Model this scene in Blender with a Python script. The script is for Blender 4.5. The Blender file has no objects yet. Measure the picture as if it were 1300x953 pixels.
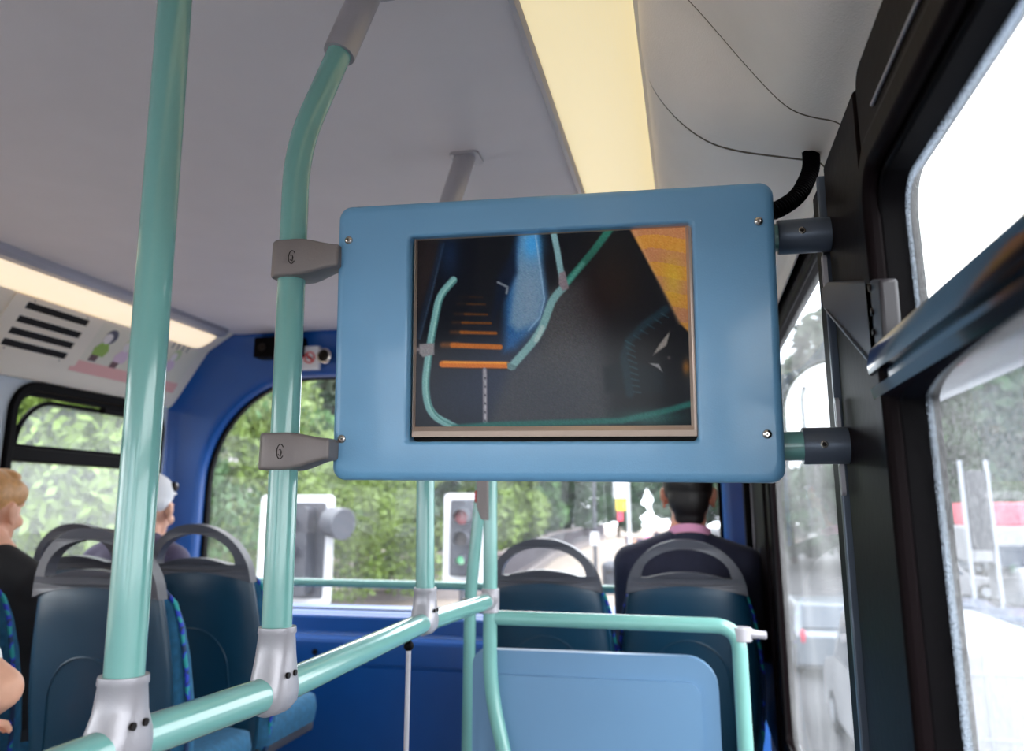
import bpy, bmesh, math, random
import numpy as np
from mathutils import Vector, Matrix
from mathutils.geometry import tessellate_polygon
random.seed(7); rng = np.random.default_rng(7)
scene = bpy.context.scene
COL = scene.collection
R_ = math.radians

# ------------------------------------------------------------------ camera, world, exposure
# world frame: +Y is the driving direction, +X right, +Z up, the lens at the origin, metres
FPX = 1011.0
PITCH, YAW = R_(11.95), R_(12.55)
fw = np.array([-math.sin(YAW)*math.cos(PITCH), math.cos(YAW)*math.cos(PITCH), math.sin(PITCH)])
rt = np.array([math.cos(YAW), math.sin(YAW), 0.0])
up = np.cross(rt, fw)
camd = bpy.data.cameras.new('camera')
cam = bpy.data.objects.new('camera', camd); COL.objects.link(cam)
cam.matrix_world = Matrix(((rt[0], up[0], -fw[0], 0), (rt[1], up[1], -fw[1], 0), (rt[2], up[2], -fw[2], 0), (0, 0, 0, 1)))
camd.sensor_width = 23.6
camd.lens = 23.6*FPX/1300
camd.shift_y = -(476.5-431)/1300
camd.clip_start = 0.02; camd.clip_end = 600
camd.dof.use_dof = True; camd.dof.focus_distance = 0.98; camd.dof.aperture_fstop = 3.2
scene.camera = cam

def ray(u, v): return (u-650)/FPX*rt - (v-431)/FPX*up + fw
def atx(u, v, x): d = ray(u, v); return Vector(d*(x/d[0]))
def aty(u, v, y): d = ray(u, v); return Vector(d*(y/d[1]))
def atz(u, v, z): d = ray(u, v); return Vector(d*(z/d[2]))
def atpl(u, v, p, n):
    d = Vector(ray(u, v)); return d*(Vector(p).dot(n)/d.dot(n))

scene.view_settings.view_transform = 'Standard'
scene.view_settings.look = 'None'
scene.view_settings.gamma = 1
scene.view_settings.use_curve_mapping = False
scene.view_settings.exposure = 0.6
scene.cycles.use_denoising = True
scene.cycles.max_bounces = 10
scene.cycles.transparent_max_bounces = 24
scene.cycles.diffuse_bounces = 5
scene.cycles.sample_clamp_indirect = 6

SKY = 4.6
world = bpy.data.worlds.new('overcast_sky'); scene.world = world
world.use_nodes = True
nt = world.node_tree; nt.nodes.clear()
wo = nt.nodes.new('ShaderNodeOutputWorld'); bg = nt.nodes.new('ShaderNodeBackground')
tc = nt.nodes.new('ShaderNodeTexCoord'); ns = nt.nodes.new('ShaderNodeTexNoise'); cr = nt.nodes.new('ShaderNodeValToRGB')
ns.inputs['Scale'].default_value = 2.2; ns.inputs['Detail'].default_value = 5
cr.color_ramp.elements[0].position = .3; cr.color_ramp.elements[0].color = (.72, .80, .92, 1)
cr.color_ramp.elements[1].position = .65; cr.color_ramp.elements[1].color = (1, 1, 1, 1)
nt.links.new(tc.outputs['Generated'], ns.inputs['Vector']); nt.links.new(ns.outputs['Fac'], cr.inputs['Fac'])
nt.links.new(cr.outputs['Color'], bg.inputs['Color']); nt.links.new(bg.outputs['Background'], wo.inputs['Surface'])
bg.inputs['Strength'].default_value = SKY
sund = bpy.data.lights.new('sun', 'SUN'); sund.energy = 1.2; sund.angle = R_(30); sund.color = (1, .96, .9)
sun = bpy.data.objects.new('sun', sund); COL.objects.link(sun); sun.rotation_euler = (R_(38), R_(22), 0)

# ------------------------------------------------------------------ materials
def lin(c):
    return tuple(((x/255)/12.92 if x/255 <= .04045 else ((x/255+.055)/1.055)**2.4) for x in c)
def mat(name, c, rough=.5, metal=0, coat=0, vary=.06, vscale=8, bump=0, bscale=200, spec=.5, sub=0):
    m = bpy.data.materials.new(name); m.use_nodes = True
    n = m.node_tree; b = n.nodes['Principled BSDF']
    c = lin(c)
    b.inputs['Roughness'].default_value = rough; b.inputs['Metallic'].default_value = metal
    b.inputs['Coat Weight'].default_value = coat; b.inputs['Coat Roughness'].default_value = .08
    b.inputs['Specular IOR Level'].default_value = spec
    t = n.nodes.new('ShaderNodeTexCoord')
    no = n.nodes.new('ShaderNodeTexNoise'); no.inputs['Scale'].default_value = vscale; no.inputs['Detail'].default_value = 4
    r = n.nodes.new('ShaderNodeValToRGB')
    r.color_ramp.elements[0].position = .3; r.color_ramp.elements[1].position = .7
    r.color_ramp.elements[0].color = (*[x*(1-vary) for x in c], 1)
    r.color_ramp.elements[1].color = (*[min(1, x*(1+vary)) for x in c], 1)
    n.links.new(t.outputs['Object'], no.inputs['Vector']); n.links.new(no.outputs['Fac'], r.inputs['Fac'])
    n.links.new(r.outputs['Color'], b.inputs['Base Color'])
    if bump:
        bn = n.nodes.new('ShaderNodeTexNoise'); bn.inputs['Scale'].default_value = bscale
        bu = n.nodes.new('ShaderNodeBump'); bu.inputs['Strength'].default_value = bump; bu.inputs['Distance'].default_value = .002
        n.links.new(t.outputs['Object'], bn.inputs['Vector']); n.links.new(bn.outputs['Fac'], bu.inputs['Height'])
        n.links.new(bu.outputs['Normal'], b.inputs['Normal'])
    return m
def emis(name, c, s, rough=.4, ribs=0):
    m = bpy.data.materials.new(name); m.use_nodes = True
    n = m.node_tree; b = n.nodes['Principled BSDF']
    b.inputs['Base Color'].default_value = (.8, .78, .7, 1); b.inputs['Roughness'].default_value = rough
    b.inputs['Emission Color'].default_value = (*lin(c), 1); b.inputs['Emission Strength'].default_value = s
    if ribs:
        t = n.nodes.new('ShaderNodeTexCoord'); w = n.nodes.new('ShaderNodeTexWave'); w.bands_direction = 'X'
        w.inputs['Scale'].default_value = ribs
        mr = n.nodes.new('ShaderNodeMapRange'); mr.inputs['To Min'].default_value = s*.93; mr.inputs['To Max'].default_value = s*1.03
        n.links.new(t.outputs['Object'], w.inputs['Vector']); n.links.new(w.outputs['Fac'], mr.inputs['Value'])
        n.links.new(mr.outputs['Result'], b.inputs['Emission Strength'])
    return m
def glassmat(name, dirt=.1, spread=.1, scale=60, tint=(.97, .985, .98), dc=(235, 240, 245)):
    """thin pane: clear, with a mirror sheen and a film of dust scattering the daylight"""
    m = bpy.data.materials.new(name); m.use_nodes = True
    n = m.node_tree; n.nodes.clear(); L = n.links.new
    out = n.nodes.new('ShaderNodeOutputMaterial')
    tr = n.nodes.new('ShaderNodeBsdfTransparent'); tr.inputs['Color'].default_value = (*tint, 1)
    gl = n.nodes.new('ShaderNodeBsdfGlossy'); gl.inputs['Roughness'].default_value = .02
    lw0 = n.nodes.new('ShaderNodeLayerWeight'); pw = n.nodes.new('ShaderNodeMath'); pw.operation = 'POWER'; pw.inputs[1].default_value = 4.5
    lw = n.nodes.new('ShaderNodeMath'); lw.operation = 'MULTIPLY_ADD'; lw.inputs[1].default_value = .5; lw.inputs[2].default_value = .022
    L(lw0.outputs['Facing'], pw.inputs[0]); L(pw.outputs[0], lw.inputs[0])
    m1 = n.nodes.new('ShaderNodeMixShader')
    L(lw.outputs[0], m1.inputs[0]); L(tr.outputs[0], m1.inputs[1]); L(gl.outputs[0], m1.inputs[2])
    df = n.nodes.new('ShaderNodeBsdfTranslucent'); df.inputs['Color'].default_value = (*lin(dc), 1)
    t = n.nodes.new('ShaderNodeTexCoord')
    no = n.nodes.new('ShaderNodeTexNoise'); no.inputs['Scale'].default_value = scale; no.inputs['Detail'].default_value = 6; no.inputs['Roughness'].default_value = .7
    n2 = n.nodes.new('ShaderNodeTexNoise'); n2.inputs['Scale'].default_value = 3.5; n2.inputs['Detail'].default_value = 3
    ad = n.nodes.new('ShaderNodeMath'); ad.operation = 'ADD'
    mr = n.nodes.new('ShaderNodeMapRange'); mr.inputs['From Min'].default_value = .8; mr.inputs['From Max'].default_value = 1.25
    mr.inputs['To Min'].default_value = max(0, dirt-spread); mr.inputs['To Max'].default_value = dirt+spread
    L(t.outputs['Object'], no.inputs['Vector']); L(t.outputs['Object'], n2.inputs['Vector'])
    L(no.outputs['Fac'], ad.inputs[0]); L(n2.outputs['Fac'], ad.inputs[1]); L(ad.outputs[0], mr.inputs['Value'])
    m2 = n.nodes.new('ShaderNodeMixShader')
    L(mr.outputs['Result'], m2.inputs[0]); L(m1.outputs[0], m2.inputs[1]); L(df.outputs[0], m2.inputs[2])
    L(m2.outputs[0], out.inputs['Surface'])
    return m

M = dict(
 teal=mat('teal_enamel', (116, 170, 163), .2, coat=.6, vary=.02),
 ceil=mat('ceiling_laminate', (216, 207, 208), .55, vary=.02, bump=.15, bscale=300),
 duct=mat('moulded_duct_plastic', (240, 228, 219), .6, vary=.03, bump=.35, bscale=420),
 cove=mat('cream_cove_panel', (240, 228, 210), .5, vary=.02),
 wall=mat('pale_grey_wall_panel', (176, 184, 194), .6, vary=.03),
 blue=mat('blue_bulkhead', (6, 76, 150), .38, vary=.05),
 tvblue=mat('sky_blue_powder_coat', (108, 160, 198), .3, coat=.35, vary=.02, bump=.08, bscale=500),
 panelblue=mat('pale_blue_panel', (98, 134, 168), .4, vary=.02),
 black=mat('black_rubber', (9, 7, 9), .5, vary=.1, spec=.05),
 frame=mat('black_brown_frame', (16, 9, 11), .45, vary=.1, spec=.04, bump=.1, bscale=80),
 navy=mat('glossy_navy_frame', (9, 15, 28), .14, coat=.5, vary=.1),
 dark=mat('dark_void', (20, 14, 14), .8),
 bracket=mat('warm_grey_bracket', (128, 118, 116), .42, metal=.25, vary=.05, bump=.1, bscale=400),
 bracketl=mat('light_grey_cast_metal', (170, 166, 172), .36, metal=.3, vary=.05, bump=.1, bscale=300),
 sleeve=mat('slate_grey_sleeve', (84, 92, 106), .36, metal=.3, vary=.05),
 seambrown=mat('seam_brown', (92, 74, 52), .7),
 chrome=mat('bright_steel', (205, 196, 188), .16, metal=1, vary=.02),
 dksteel=mat('dark_steel', (40, 34, 32), .35, metal=.8),
 plate=mat('grey_black_plastic', (40, 35, 40), .38, vary=.1),
 bezel=mat('champagne_bezel', (190, 166, 150), .3, metal=.5, vary=.02),
 seatback=mat('dark_teal_shell', (9, 48, 70), .34, vary=.04, bump=.1, bscale=300),
 trim=mat('grey_seat_trim', (76, 76, 84), .4, vary=.05, bump=.2, bscale=400),
 cushion=mat('blue_moquette', (34, 92, 128), .9, vary=.2, vscale=60),
 floor=mat('speckled_floor', (112, 112, 118), .5, vary=.3, vscale=300),
 skin=mat('skin', (222, 168, 142), .5, vary=.06, vscale=30, spec=.35),
 skin2=mat('ruddy_skin', (214, 142, 116), .5, vary=.08, vscale=30, spec=.35),
 hairdk=mat('dark_hair', (24, 17, 18), .5, vary=.4, vscale=120, bump=.8, bscale=160),
 hairbl=mat('blonde_hair', (190, 140, 88), .5, vary=.2, vscale=60, bump=.3, bscale=120),
 suit=mat('navy_suit_cloth', (36, 38, 60), .85, vary=.1, vscale=60, bump=.2),
 blackcl=mat('black_cloth', (20, 20, 24), .9, vary=.1),
 purple=mat('plum_jacket_cloth', (76, 68, 92), .85, vary=.1),
 pink=mat('pink_shirt', (232, 160, 196), .8, vary=.05),
 white=mat('white_cloth', (225, 224, 226), .8, vary=.05),
 trousers=mat('charcoal_trousers', (36, 36, 42), .9, vary=.1),
 glass=glassmat('window_glass', .03, .03),
 glassdirty=glassmat('dirty_window_glass', .07, .07, 330, dc=(255,255,255)),
 glassside=glassmat('hazy_window_glass', .07, .03, 50, dc=(235,240,245)),
 glassmid=glassmat('smeared_window_glass', .05, .04, 200, dc=(255,255,255)),
 frit=glassmat('speckled_glass_edge', .42, .42, 420, dc=(170, 178, 190)),
)

# ------------------------------------------------------------------ mesh helpers
def link(o, parent=None):
    COL.objects.link(o)
    if parent is not None:
        o.parent = parent
        o.matrix_parent_inverse = Matrix.Translation(-parent.location) if parent.get('_w') else Matrix.Identity(4)
    return o
def empty(name, loc=(0, 0, 0), label=None, cat=None, group=None, world_parts=True):
    """an Empty at the base of a thing; parts are modelled in world coordinates when world_parts"""
    e = bpy.data.objects.new(name, None); COL.objects.link(e); e.location = loc
    e.empty_display_size = .05
    if world_parts: e['_w'] = 1
    if label: tag(e, label, cat, group)
    return e
def tag(o, label=None, cat=None, group=None, kind=None):
    if label: o['label'] = label
    if cat: o['category'] = cat
    if group: o['group'] = group
    if kind: o['kind'] = kind
    return o
def mesh(name, vs, fs, m, parent=None, smooth=True, bevel=0, segs=3, sub=0, auto=40):
    me = bpy.data.meshes.new(name)
    me.from_pydata([tuple(v) for v in vs], [], [tuple(f) for f in fs])
    me.update(); me.validate()
    bm = bmesh.new(); bm.from_mesh(me); bmesh.ops.recalc_face_normals(bm, faces=bm.faces); bm.to_mesh(me); bm.free()
    if isinstance(m, str): m = M[m]
    me.materials.append(m)
    o = bpy.data.objects.new(name, me)
    if smooth:
        for p in me.polygons: p.use_smooth = True
        try: me.set_sharp_from_angle(angle=R_(auto))
        except Exception: pass
    link(o, parent)
    if bevel:
        b = o.modifiers.new('bevel', 'BEVEL'); b.width = bevel; b.segments = segs; b.limit_method = 'ANGLE'; b.angle_limit = R_(35)
        b.harden_normals = False
    if sub:
        s = o.modifiers.new('sub', 'SUBSURF'); s.levels = sub; s.render_levels = sub
    return o
class G:
    """collects geometry for one mesh"""
    def __init__(s): s.v = []; s.f = []
    def add(s, vs, fs):
        k = len(s.v); s.v += [Vector(v) for v in vs]; s.f += [tuple(i+k for i in f) for f in fs]; return s
    def box(s, x0, x1, y0, y1, z0, z1):
        v = [(x, y, z) for x in (x0, x1) for y in (y0, y1) for z in (z0, z1)]
        return s.add(v, [(0, 1, 3, 2), (4, 6, 7, 5), (0, 4, 5, 1), (2, 3, 7, 6), (0, 2, 6, 4), (1, 5, 7, 3)])
    def tube(s, pts, r, n=20, cap=True, ell=None):
        pts = [Vector(p) for p in pts]; rs = r if hasattr(r, '__len__') else [r]*len(pts)
        T = []
        for i in range(len(pts)):
            a = pts[max(i-1, 0)]; b = pts[min(i+1, len(pts)-1)]; T.append((b-a).normalized())
        u = T[0].orthogonal().normalized() if abs(T[0].x) > .9 else Vector((1, 0, 0)); u = (u-T[0]*u.dot(T[0])).normalized()
        vs = []
        for i, p in enumerate(pts):
            u = (u-T[i]*u.dot(T[i])).normalized(); w = T[i].cross(u)
            for k in range(n):
                a = 2*math.pi*k/n
                vs.append(p+(u*math.cos(a)+w*math.sin(a)*(ell or 1))*rs[i])
        fs = [(i*n+k, i*n+(k+1) % n, (i+1)*n+(k+1) % n, (i+1)*n+k) for i in range(len(pts)-1) for k in range(n)]
        if cap: fs += [tuple(range(n)), tuple((len(pts)-1)*n+k for k in range(n))]
        return s.add(vs, fs)
    def loft(s, secs, cap=True, closed=True):
        n = len(secs[0]); vs = [v for q in secs for v in q]
        fs = [(i*n+k, i*n+(k+1) % n, (i+1)*n+(k+1) % n, (i+1)*n+k) for i in range(len(secs)-1) for k in range(n if closed else n-1)]
        if cap and closed: fs += [tuple(range(n)), tuple((len(secs)-1)*n+k for k in range(n))]
        return s.add(vs, fs)
    def prism(s, outer, holes, fn, d0, d1):
        """2-D outline (with holes) extruded from d0 to d1; fn(a, b, d) -> point"""
        loops = [list(outer)]+[list(h) for h in holes]
        tri = tessellate_polygon([[Vector((a, b, 0)) for a, b in lp] for lp in loops])
        flat = [p for lp in loops for p in lp]; n = len(flat)
        vs = [fn(a, b, d0) for a, b in flat]+[fn(a, b, d1) for a, b in flat]
        fs = [tuple(t) for t in tri]+[tuple(n+i for i in t) for t in tri]
        k = 0
        for lp in loops:
            m_ = len(lp)
            fs += [(k+i, k+(i+1) % m_, n+k+(i+1) % m_, n+k+i) for i in range(m_)]
            k += m_
        return s.add(vs, fs)
    def ball(s, c, r, seg=20, rings=12, rot=None):
        r = r if hasattr(r, '__len__') else (r, r, r); vs = []; c = Vector(c)
        for i in range(rings+1):
            t = math.pi*i/rings
            for k in range(seg):
                a = 2*math.pi*k/seg
                q = Vector((math.sin(t)*math.cos(a)*r[0], math.sin(t)*math.sin(a)*r[1], math.cos(t)*r[2]))
                if rot: q = rot @ q
                vs.append(c+q)
        fs = [(i*seg+k, i*seg+(k+1) % seg, (i+1)*seg+(k+1) % seg, (i+1)*seg+k) for i in range(rings) for k in range(seg)]
        return s.add(vs, fs)
    def out(s, name, m, parent=None, **k): return mesh(name, s.v, s.f, m, parent, **k)
XZ = lambda a, b, d: Vector((a, d, b))
YZ = lambda a, b, d: Vector((d, a, b))
XY = lambda a, b, d: Vector((a, b, d))
def rrect(x0, x1, y0, y1, r, n=8):
    r4 = r if hasattr(r, '__len__') else (r,)*4        # bl, br, tr, tl
    out = []
    for (cx, cy, a0), rr in zip(((x0, y0, 180), (x1, y0, 270), (x1, y1, 0), (x0, y1, 90)), r4):
        sx = 1 if cx == x0 else -1; sy = 1 if cy == y0 else -1
        for i in range(n+1):
            a = R_(a0+90*i/n); out.append((cx+sx*rr+rr*math.cos(a), cy+sy*rr+rr*math.sin(a)))
    return out
def fillet(pts, r, n=8):
    pts = [Vector(p) for p in pts]; out = [pts[0]]
    rr = r if hasattr(r, '__len__') else [r]*(len(pts)-2)
    for i in range(1, len(pts)-1):
        a, b, c = pts[i-1], pts[i], pts[i+1]; d1 = (a-b); d2 = (c-b); k = min(rr[i-1], d1.length*.49, d2.length*.49)
        p, q = b+d1.normalized()*k, b+d2.normalized()*k
        for j in range(n+1):
            t = j/n; out.append(p*(1-t)**2+b*2*t*(1-t)+q*t*t)
    return out+[pts[-1]]
def disc(c, axis, r, h, n=24):
    """closed short cylinder as tube points"""
    c = Vector(c); a = Vector(axis).normalized()
    return [c, c+a*h]
def copy_tree(o, parent=None):
    c = o.copy(); COL.objects.link(c)
    if parent is not None: c.parent = parent
    for ch in list(o.children): copy_tree(ch, c)
    return c
def blob(name, parts, m, parent=None, voxel=.008, smooth=6):
    """one continuous skin grown over overlapping ellipsoids and tapered limbs"""
    g = G()
    for p in parts:
        if p[0] == 'b': g.ball(p[1], p[2], 24, 16, p[3] if len(p) > 3 else None)
        else:
            a, b = Vector(p[1]), Vector(p[2]); n = 6; ra, rb = p[3], p[4]
            g.tube([a.lerp(b, i/n) for i in range(n+1)], [ra+(rb-ra)*i/n for i in range(n+1)], 16, ell=(p[5] if len(p) > 5 else None))
            if len(p) <= 5: g.ball(a, ra, 16, 10); g.ball(b, rb, 16, 10)
    o = g.out(name, m, parent, auto=180)
    r = o.modifiers.new('remesh', 'REMESH'); r.mode = 'VOXEL'; r.voxel_size = voxel; r.use_smooth_shade = True
    s = o.modifiers.new('smooth', 'SMOOTH'); s.factor = .5; s.iterations = smooth
    return o
def struct(o, name=None):
    o['kind'] = 'structure'; return o

# ------------------------------------------------------------------ the bus shell
CE, FL = .745, -1.1          # ceiling and floor heights
XL, XR, YF, YB = -2.22, .27, 3.055, -4.2
WF = 3.2                     # plane of the front window
struct(G().box(-1.93, -.225, YB, YF+.02, CE, CE+.04).out('ceiling', 'ceil'))
struct(G().box(XL-.03, XR+.03, YB, 3.5, FL-.04, FL).out('floor', 'floor'))
g = G(); g.prism([(XL-.03, FL), (XR+.03, FL), (XR+.03, CE), (XL-.03, CE)], [rrect(XL+.15, XR-.15, -.42, .45, .1)], XZ, YB-.04, YB)
struct(g.out('wall_back', 'wall')); struct(G().prism(rrect(XL+.15, XR-.15, -.42, .45, .1), [], XZ, YB-.022, YB-.018).out('window_11', 'glass'))  # unseen rear window, put in to let more daylight reach the saloon

# left wall with rounded window openings
LW = [(2.235, 3.012, -.42, .415), (.75, 2.05, -.42, .415), (-.75, .57, -.42, .415), (-2.3, -.95, -.42, .415), (-3.9, -2.5, -.42, .415)]
g = G(); g.prism(rrect(YB, YF, FL, .46, .001, 1), [rrect(a, b, c, d, (.05, .05, .1, .1)) for a, b, c, d in LW], YZ, XL-.035, XL)
struct(g.out('wall_left', 'wall'))
def ring(g, a, b, c, d, r, w, fn, d0, d1):
    """a frame of width w inside the rounded rectangle"""
    r = r if hasattr(r, '__len__') else (r,)*4
    o = rrect(a, b, c, d, r); i = rrect(a+w, b-w, c+w, d-w, tuple(max(.004, q-w) for q in r))
    n = len(o)
    vs = [fn(*p, d0) for p in o]+[fn(*p, d0) for p in i]+[fn(*p, d1) for p in i]+[fn(*p, d1) for p in o]
    fs = []
    for k in range(4):
        for j in range(n):
            fs.append((k*n+j, k*n+(j+1) % n, ((k+1) % 4)*n+(j+1) % n, ((k+1) % 4)*n+j))
    return g.add(vs, fs)
for i, (a, b, c, d) in enumerate(LW):
    w = empty('window_%d' % (i+1), (XL, (a+b)/2, c)); w['kind'] = 'structure'
    g = G(); ring(g, a-.016, b+.016, c-.016, d+.016, (.06, .06, .115, .115), .032, YZ, XL-.03, XL+.018)
    g.out('window_frame', 'black', w, bevel=.006)
    g = G(); ring(g, a+.012, b-.012, c+.012, d-.012, (.04, .04, .09, .09), .02, YZ, XL-.032, XL-.008)
    g.out('inner_frame', 'black', w, bevel=.003)
    G().prism(rrect(a+.03, b-.03, c+.02, .16, .01), [], YZ, XL-.022, XL-.019).out('lower_pane', 'glassside', w)
    G().box(XL-.03, XL+.01, a+.01, b-.01, .155, .2).out('transom', 'black', w, bevel=.005)
    # hopper pane, hinged on the transom and tipped inwards at the top
    def hop(y, z, dd, a=a): return Vector((XL-.012+(z-.2)*.16+dd, y, z))
    g = G(); ring(g, a+.03, b-.03, .2, d-.045, (.01, .01, .13, .05), .014, hop, -.006, .008)
    if i == 0:
        g = G(); ring(g, a+.03, b-.03, .2, d-.045, (.01, .01, .05, .13), .014, hop, -.006, .008)
    g.out('hopper_frame', 'black', w, bevel=.002)
    G().prism(rrect(a+.038, b-.038, .205, d-.055, (.01, .01, .045, .12)), [], hop, 0, .003).out('hopper_pane', 'glassside', w)
    if i == 0:
        G().box(XL+.02, XL+.045, 2.62, 2.86, d-.062, d-.038).out('hopper_catch', 'black', w, bevel=.004)

# left cove: cream panel with the vent, below the light strip
PA, PB = Vector((-2.04, 0, .672)), Vector((-2.175, 0, .47))
prof = [(-1.925, .746), (-1.94, .735), (-2.03, .68), (-2.045, .668), (-2.172, .475), (-2.19, .45), (-2.205, .435), (XL, .432), (-2.26, .432), (-2.26, .79), (-1.925, .79)]
g = G(); g.loft([[Vector((x, y, z)) for x, z in prof] for y in (YB, YF)])
struct(g.out('trim_1', 'cove', auto=25))

# the left light strip: metal edge and lit diffuser with a rounded end
t = empty('light_strip', (-1.98, 1.0, .7), 'warm lit ceiling light strip on the left above the ventilation panel', 'light')
def strip(lx, lz, rx, rz, y0, y1, drop, nx=10, endr=.06):
    """curved diffuser between two edges, rounded at the front end"""
    secs = []; A = Vector((lx, 0, lz)); B = Vector((rx, 0, rz)); n = (B-A).cross(Vector((0, 1, 0))).normalized()
    if n.z > 0: n = -n
    for y, k in [(y0, 1)]+[(y1-endr*(1-math.sin(R_(q))), max(.02, math.cos(R_(q))) ** .6) for q in (0, 20, 40, 55, 70, 80, 90)]:
        sec = []
        for j in range(nx+1):
            tt = j/nx; p = A.lerp(B, .5+(tt-.5)*(.75+.25*k)); p = p+n*(drop*k*math.sin(math.pi*tt)**.6); p.y = y; sec.append(p)
        sec.append(sec[-1]-n*.006*0+Vector((0, 0, .004))); sec.append(sec[0]+Vector((0, 0, .004)))
        secs.append(sec)
    return G().loft(secs)
M['lampL'] = emis('warm_diffuser', (255, 228, 188), .56)
M['lampR'] = emis('ribbed_warm_diffuser', (248, 224, 160), .46, ribs=60)
strip(-1.942, .722, -2.045, .668, YB+.1, 2.97, .018).out('diffuser', 'lampL', t, auto=60)
g = G(); sx = [(-1.895, .7455), (-1.9, .728), (-1.915, .716), (-1.944, .714), (-1.95, .73), (-1.94, .744)]
g.loft([[Vector((x, y, z)) for x, z in sx] for y in (YB+.1, 2.97)]).out('edge_rail', 'bracketl', t, auto=30)

# right light strip
t = empty('light_strip', (-.13, .5, .73), 'wide yellow lit ribbed light strip above the video screen', 'light')
strip(-.222, .738, -.046, .716, YB+.1, 2.95, .014).out('diffuser', 'lampR', t, auto=60)
g = G(); sx = [(-.236, .7445), (-.233, .732), (-.224, .729), (-.216, .737), (-.222, .7445)]
g.loft([[Vector((x, y, z)) for x, z in sx] for y in (YB+.1, 2.95)]).out('edge_rail', 'bracketl', t, auto=30)
g = G(); sx = [(-.052, .73), (-.052, .712), (-.042, .708), (-.040, .73)]
g.loft([[Vector((x, y, z)) for x, z in sx] for y in (YB+.1, 2.95)]).out('outer_edge_rail', 'cove', t, auto=30)
struct(G().box(-.24, XR+.03, YB, YF+.02, .78, .82).out('ceiling_side', 'ceil'))
struct(G().box(XL-.03, -1.9, YB, YF+.02, .792, .82).out('ceiling_edge', 'ceil'))

# the moulded duct on the right: three overlapping panels of changing section
pA = [(-.044, .78), (-.044, .745), (-.044, .67), (-.036, .62), (-.019, .582), (.011, .54), (.047, .508), (.08, .494), (.108, .486), (.15, .476), (.175, .470), (.197, .463), (.2, .44)]
pB = [(-.044, .78), (-.044, .745), (-.036, .72), (-.012, .685), (.02, .645), (.05, .6), (.08, .552), (.104, .515), (.126, .484), (.142, .468), (.162, .458), (.190, .450), (.2, .435)]
def chaikin(p):
    for _ in range(2):
        q = [p[0]]
        for a, b in zip(p, p[1:]): q += [(a[0]*.75+b[0]*.25, a[1]*.75+b[1]*.25), (a[0]*.25+b[0]*.75, a[1]*.25+b[1]*.75)]
        p = q+[p[-1]]
    return p
pA, pB = chaikin(pA), chaikin(pB)
def off(p, e):          # push the section slightly into the saloon
    return [(x-e*.6, z-e) for x, z in p]
def close(p, y): return [Vector((x, y, min(z, .775))) for x, z in p]+[Vector((.203, y, p[-1][1])), Vector((.203, y, .776)), Vector((-.044, y, .776))]
duct = empty('duct_cover', (.1, 1, .5), 'pale grey moulded duct cover with curved joints above the right windows', 'duct')
def mixp(a, b, t): return [(p[0]*(1-t)+q[0]*t, p[1]*(1-t)+q[1]*t) for p, q in zip(a, b)]
ss = lambda t: t*t*(3-2*t)
G().loft([close(pA, 1.088), close(pA, 2.0), close(pA, YF)]).out('far_panel', 'duct', duct, auto=70)
G().loft([close(off(mixp(pB, pA, ss(q)), .003), .928+.15*q) for q in [i/8 for i in range(9)]]).out('joint_panel', 'duct', duct, auto=70)
G().loft([close(off(pB, .007), YB), close(off(pB, .007), .5), close(off(pB, .007), .92)]).out('near_panel', 'duct', duct, auto=70)
G().loft([close(off(pA, .0015), 1.078), close(off(pA, .0015), 1.088)]).out('joint_strip', 'seambrown', duct, auto=70)  # dark brown strip along the joint between panels
G().loft([close(off(pB, .005), .92), close(off(pB, .005), .928)]).out('joint_strip', 'seambrown', duct, auto=70)

# blue front bulkhead: a ring from the saloon section to the front window opening
cen = Vector((-.98, .12))
outer = [(-1.91, .75), (-2.03, .70), (-2.06, .655), (-2.19, .45), (-2.225, .42), (-2.225, -.5), (.275, -.5), (.275, .44), (.2, .455), (.17, .47), (.05, .508), (-.03, .6), (-.044, .75)]
wl, wr, wb, wt = aty(265, 600, WF).x, aty(917, 650, WF).x, -.408, aty(400, 481, WF).z
win = rrect(wl, wr, wb, wt, (.09, .06, .2, .46), 16)
def radial(poly, angs):
    res = []
    for a in angs:
        d = Vector((math.cos(a), math.sin(a))); best = None
        for i in range(len(poly)):
            p = Vector(poly[i])-cen; q = Vector(poly[(i+1) % len(poly)])-cen; e = q-p
            den = d.x*e.y-d.y*e.x
            if abs(den) < 1e-9: continue
            tt = (p.x*e.y-p.y*e.x)/den; s_ = (p.x*d.y-p.y*d.x)/den
            if tt > 0 and -1e-6 <= s_ <= 1+1e-6 and (best is None or tt < best): best = tt
        res.append(cen+d*best)
    return res
angs = sorted([2*math.pi*k/240 for k in range(240)]+[math.atan2(p[1]-cen.y, p[0]-cen.x) % (2*math.pi) for p in outer])
ro, ri = radial(outer, angs), radial(win, angs)
def lerp2(t, y): return [Vector((a.x*(1-t)+b.x*t, y, a.y*(1-t)+b.y*t)) for a, b in zip(ro, ri)]
def grow(k, y): return [Vector((a.x+(a.x-cen.x)*k, y, a.y+(a.y-cen.y)*k)) for a in ri]
wf = G().loft([lerp2(0, YF), lerp2(.0, 3.065), lerp2(.12, 3.09), lerp2(.3, 3.115), lerp2(.8, 3.13), lerp2(.93, 3.14), lerp2(.985, 3.16), lerp2(1, 3.2), grow(.0, 3.22), lerp2(.5, 3.24), lerp2(0, 3.24)], cap=False)
struct(wf.out('wall_front', 'blue', auto=50))
w = empty('window_6', ((wl+wr)/2, WF, wb)); w['kind'] = 'structure'
ri2 = [Vector((a.x, a.y)) for a in ri]
g = G()
def gr(k, y): return [Vector((cen.x+(a.x-cen.x)*k, y, cen.y+(a.y-cen.y)*k)) for a in ri]
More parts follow.
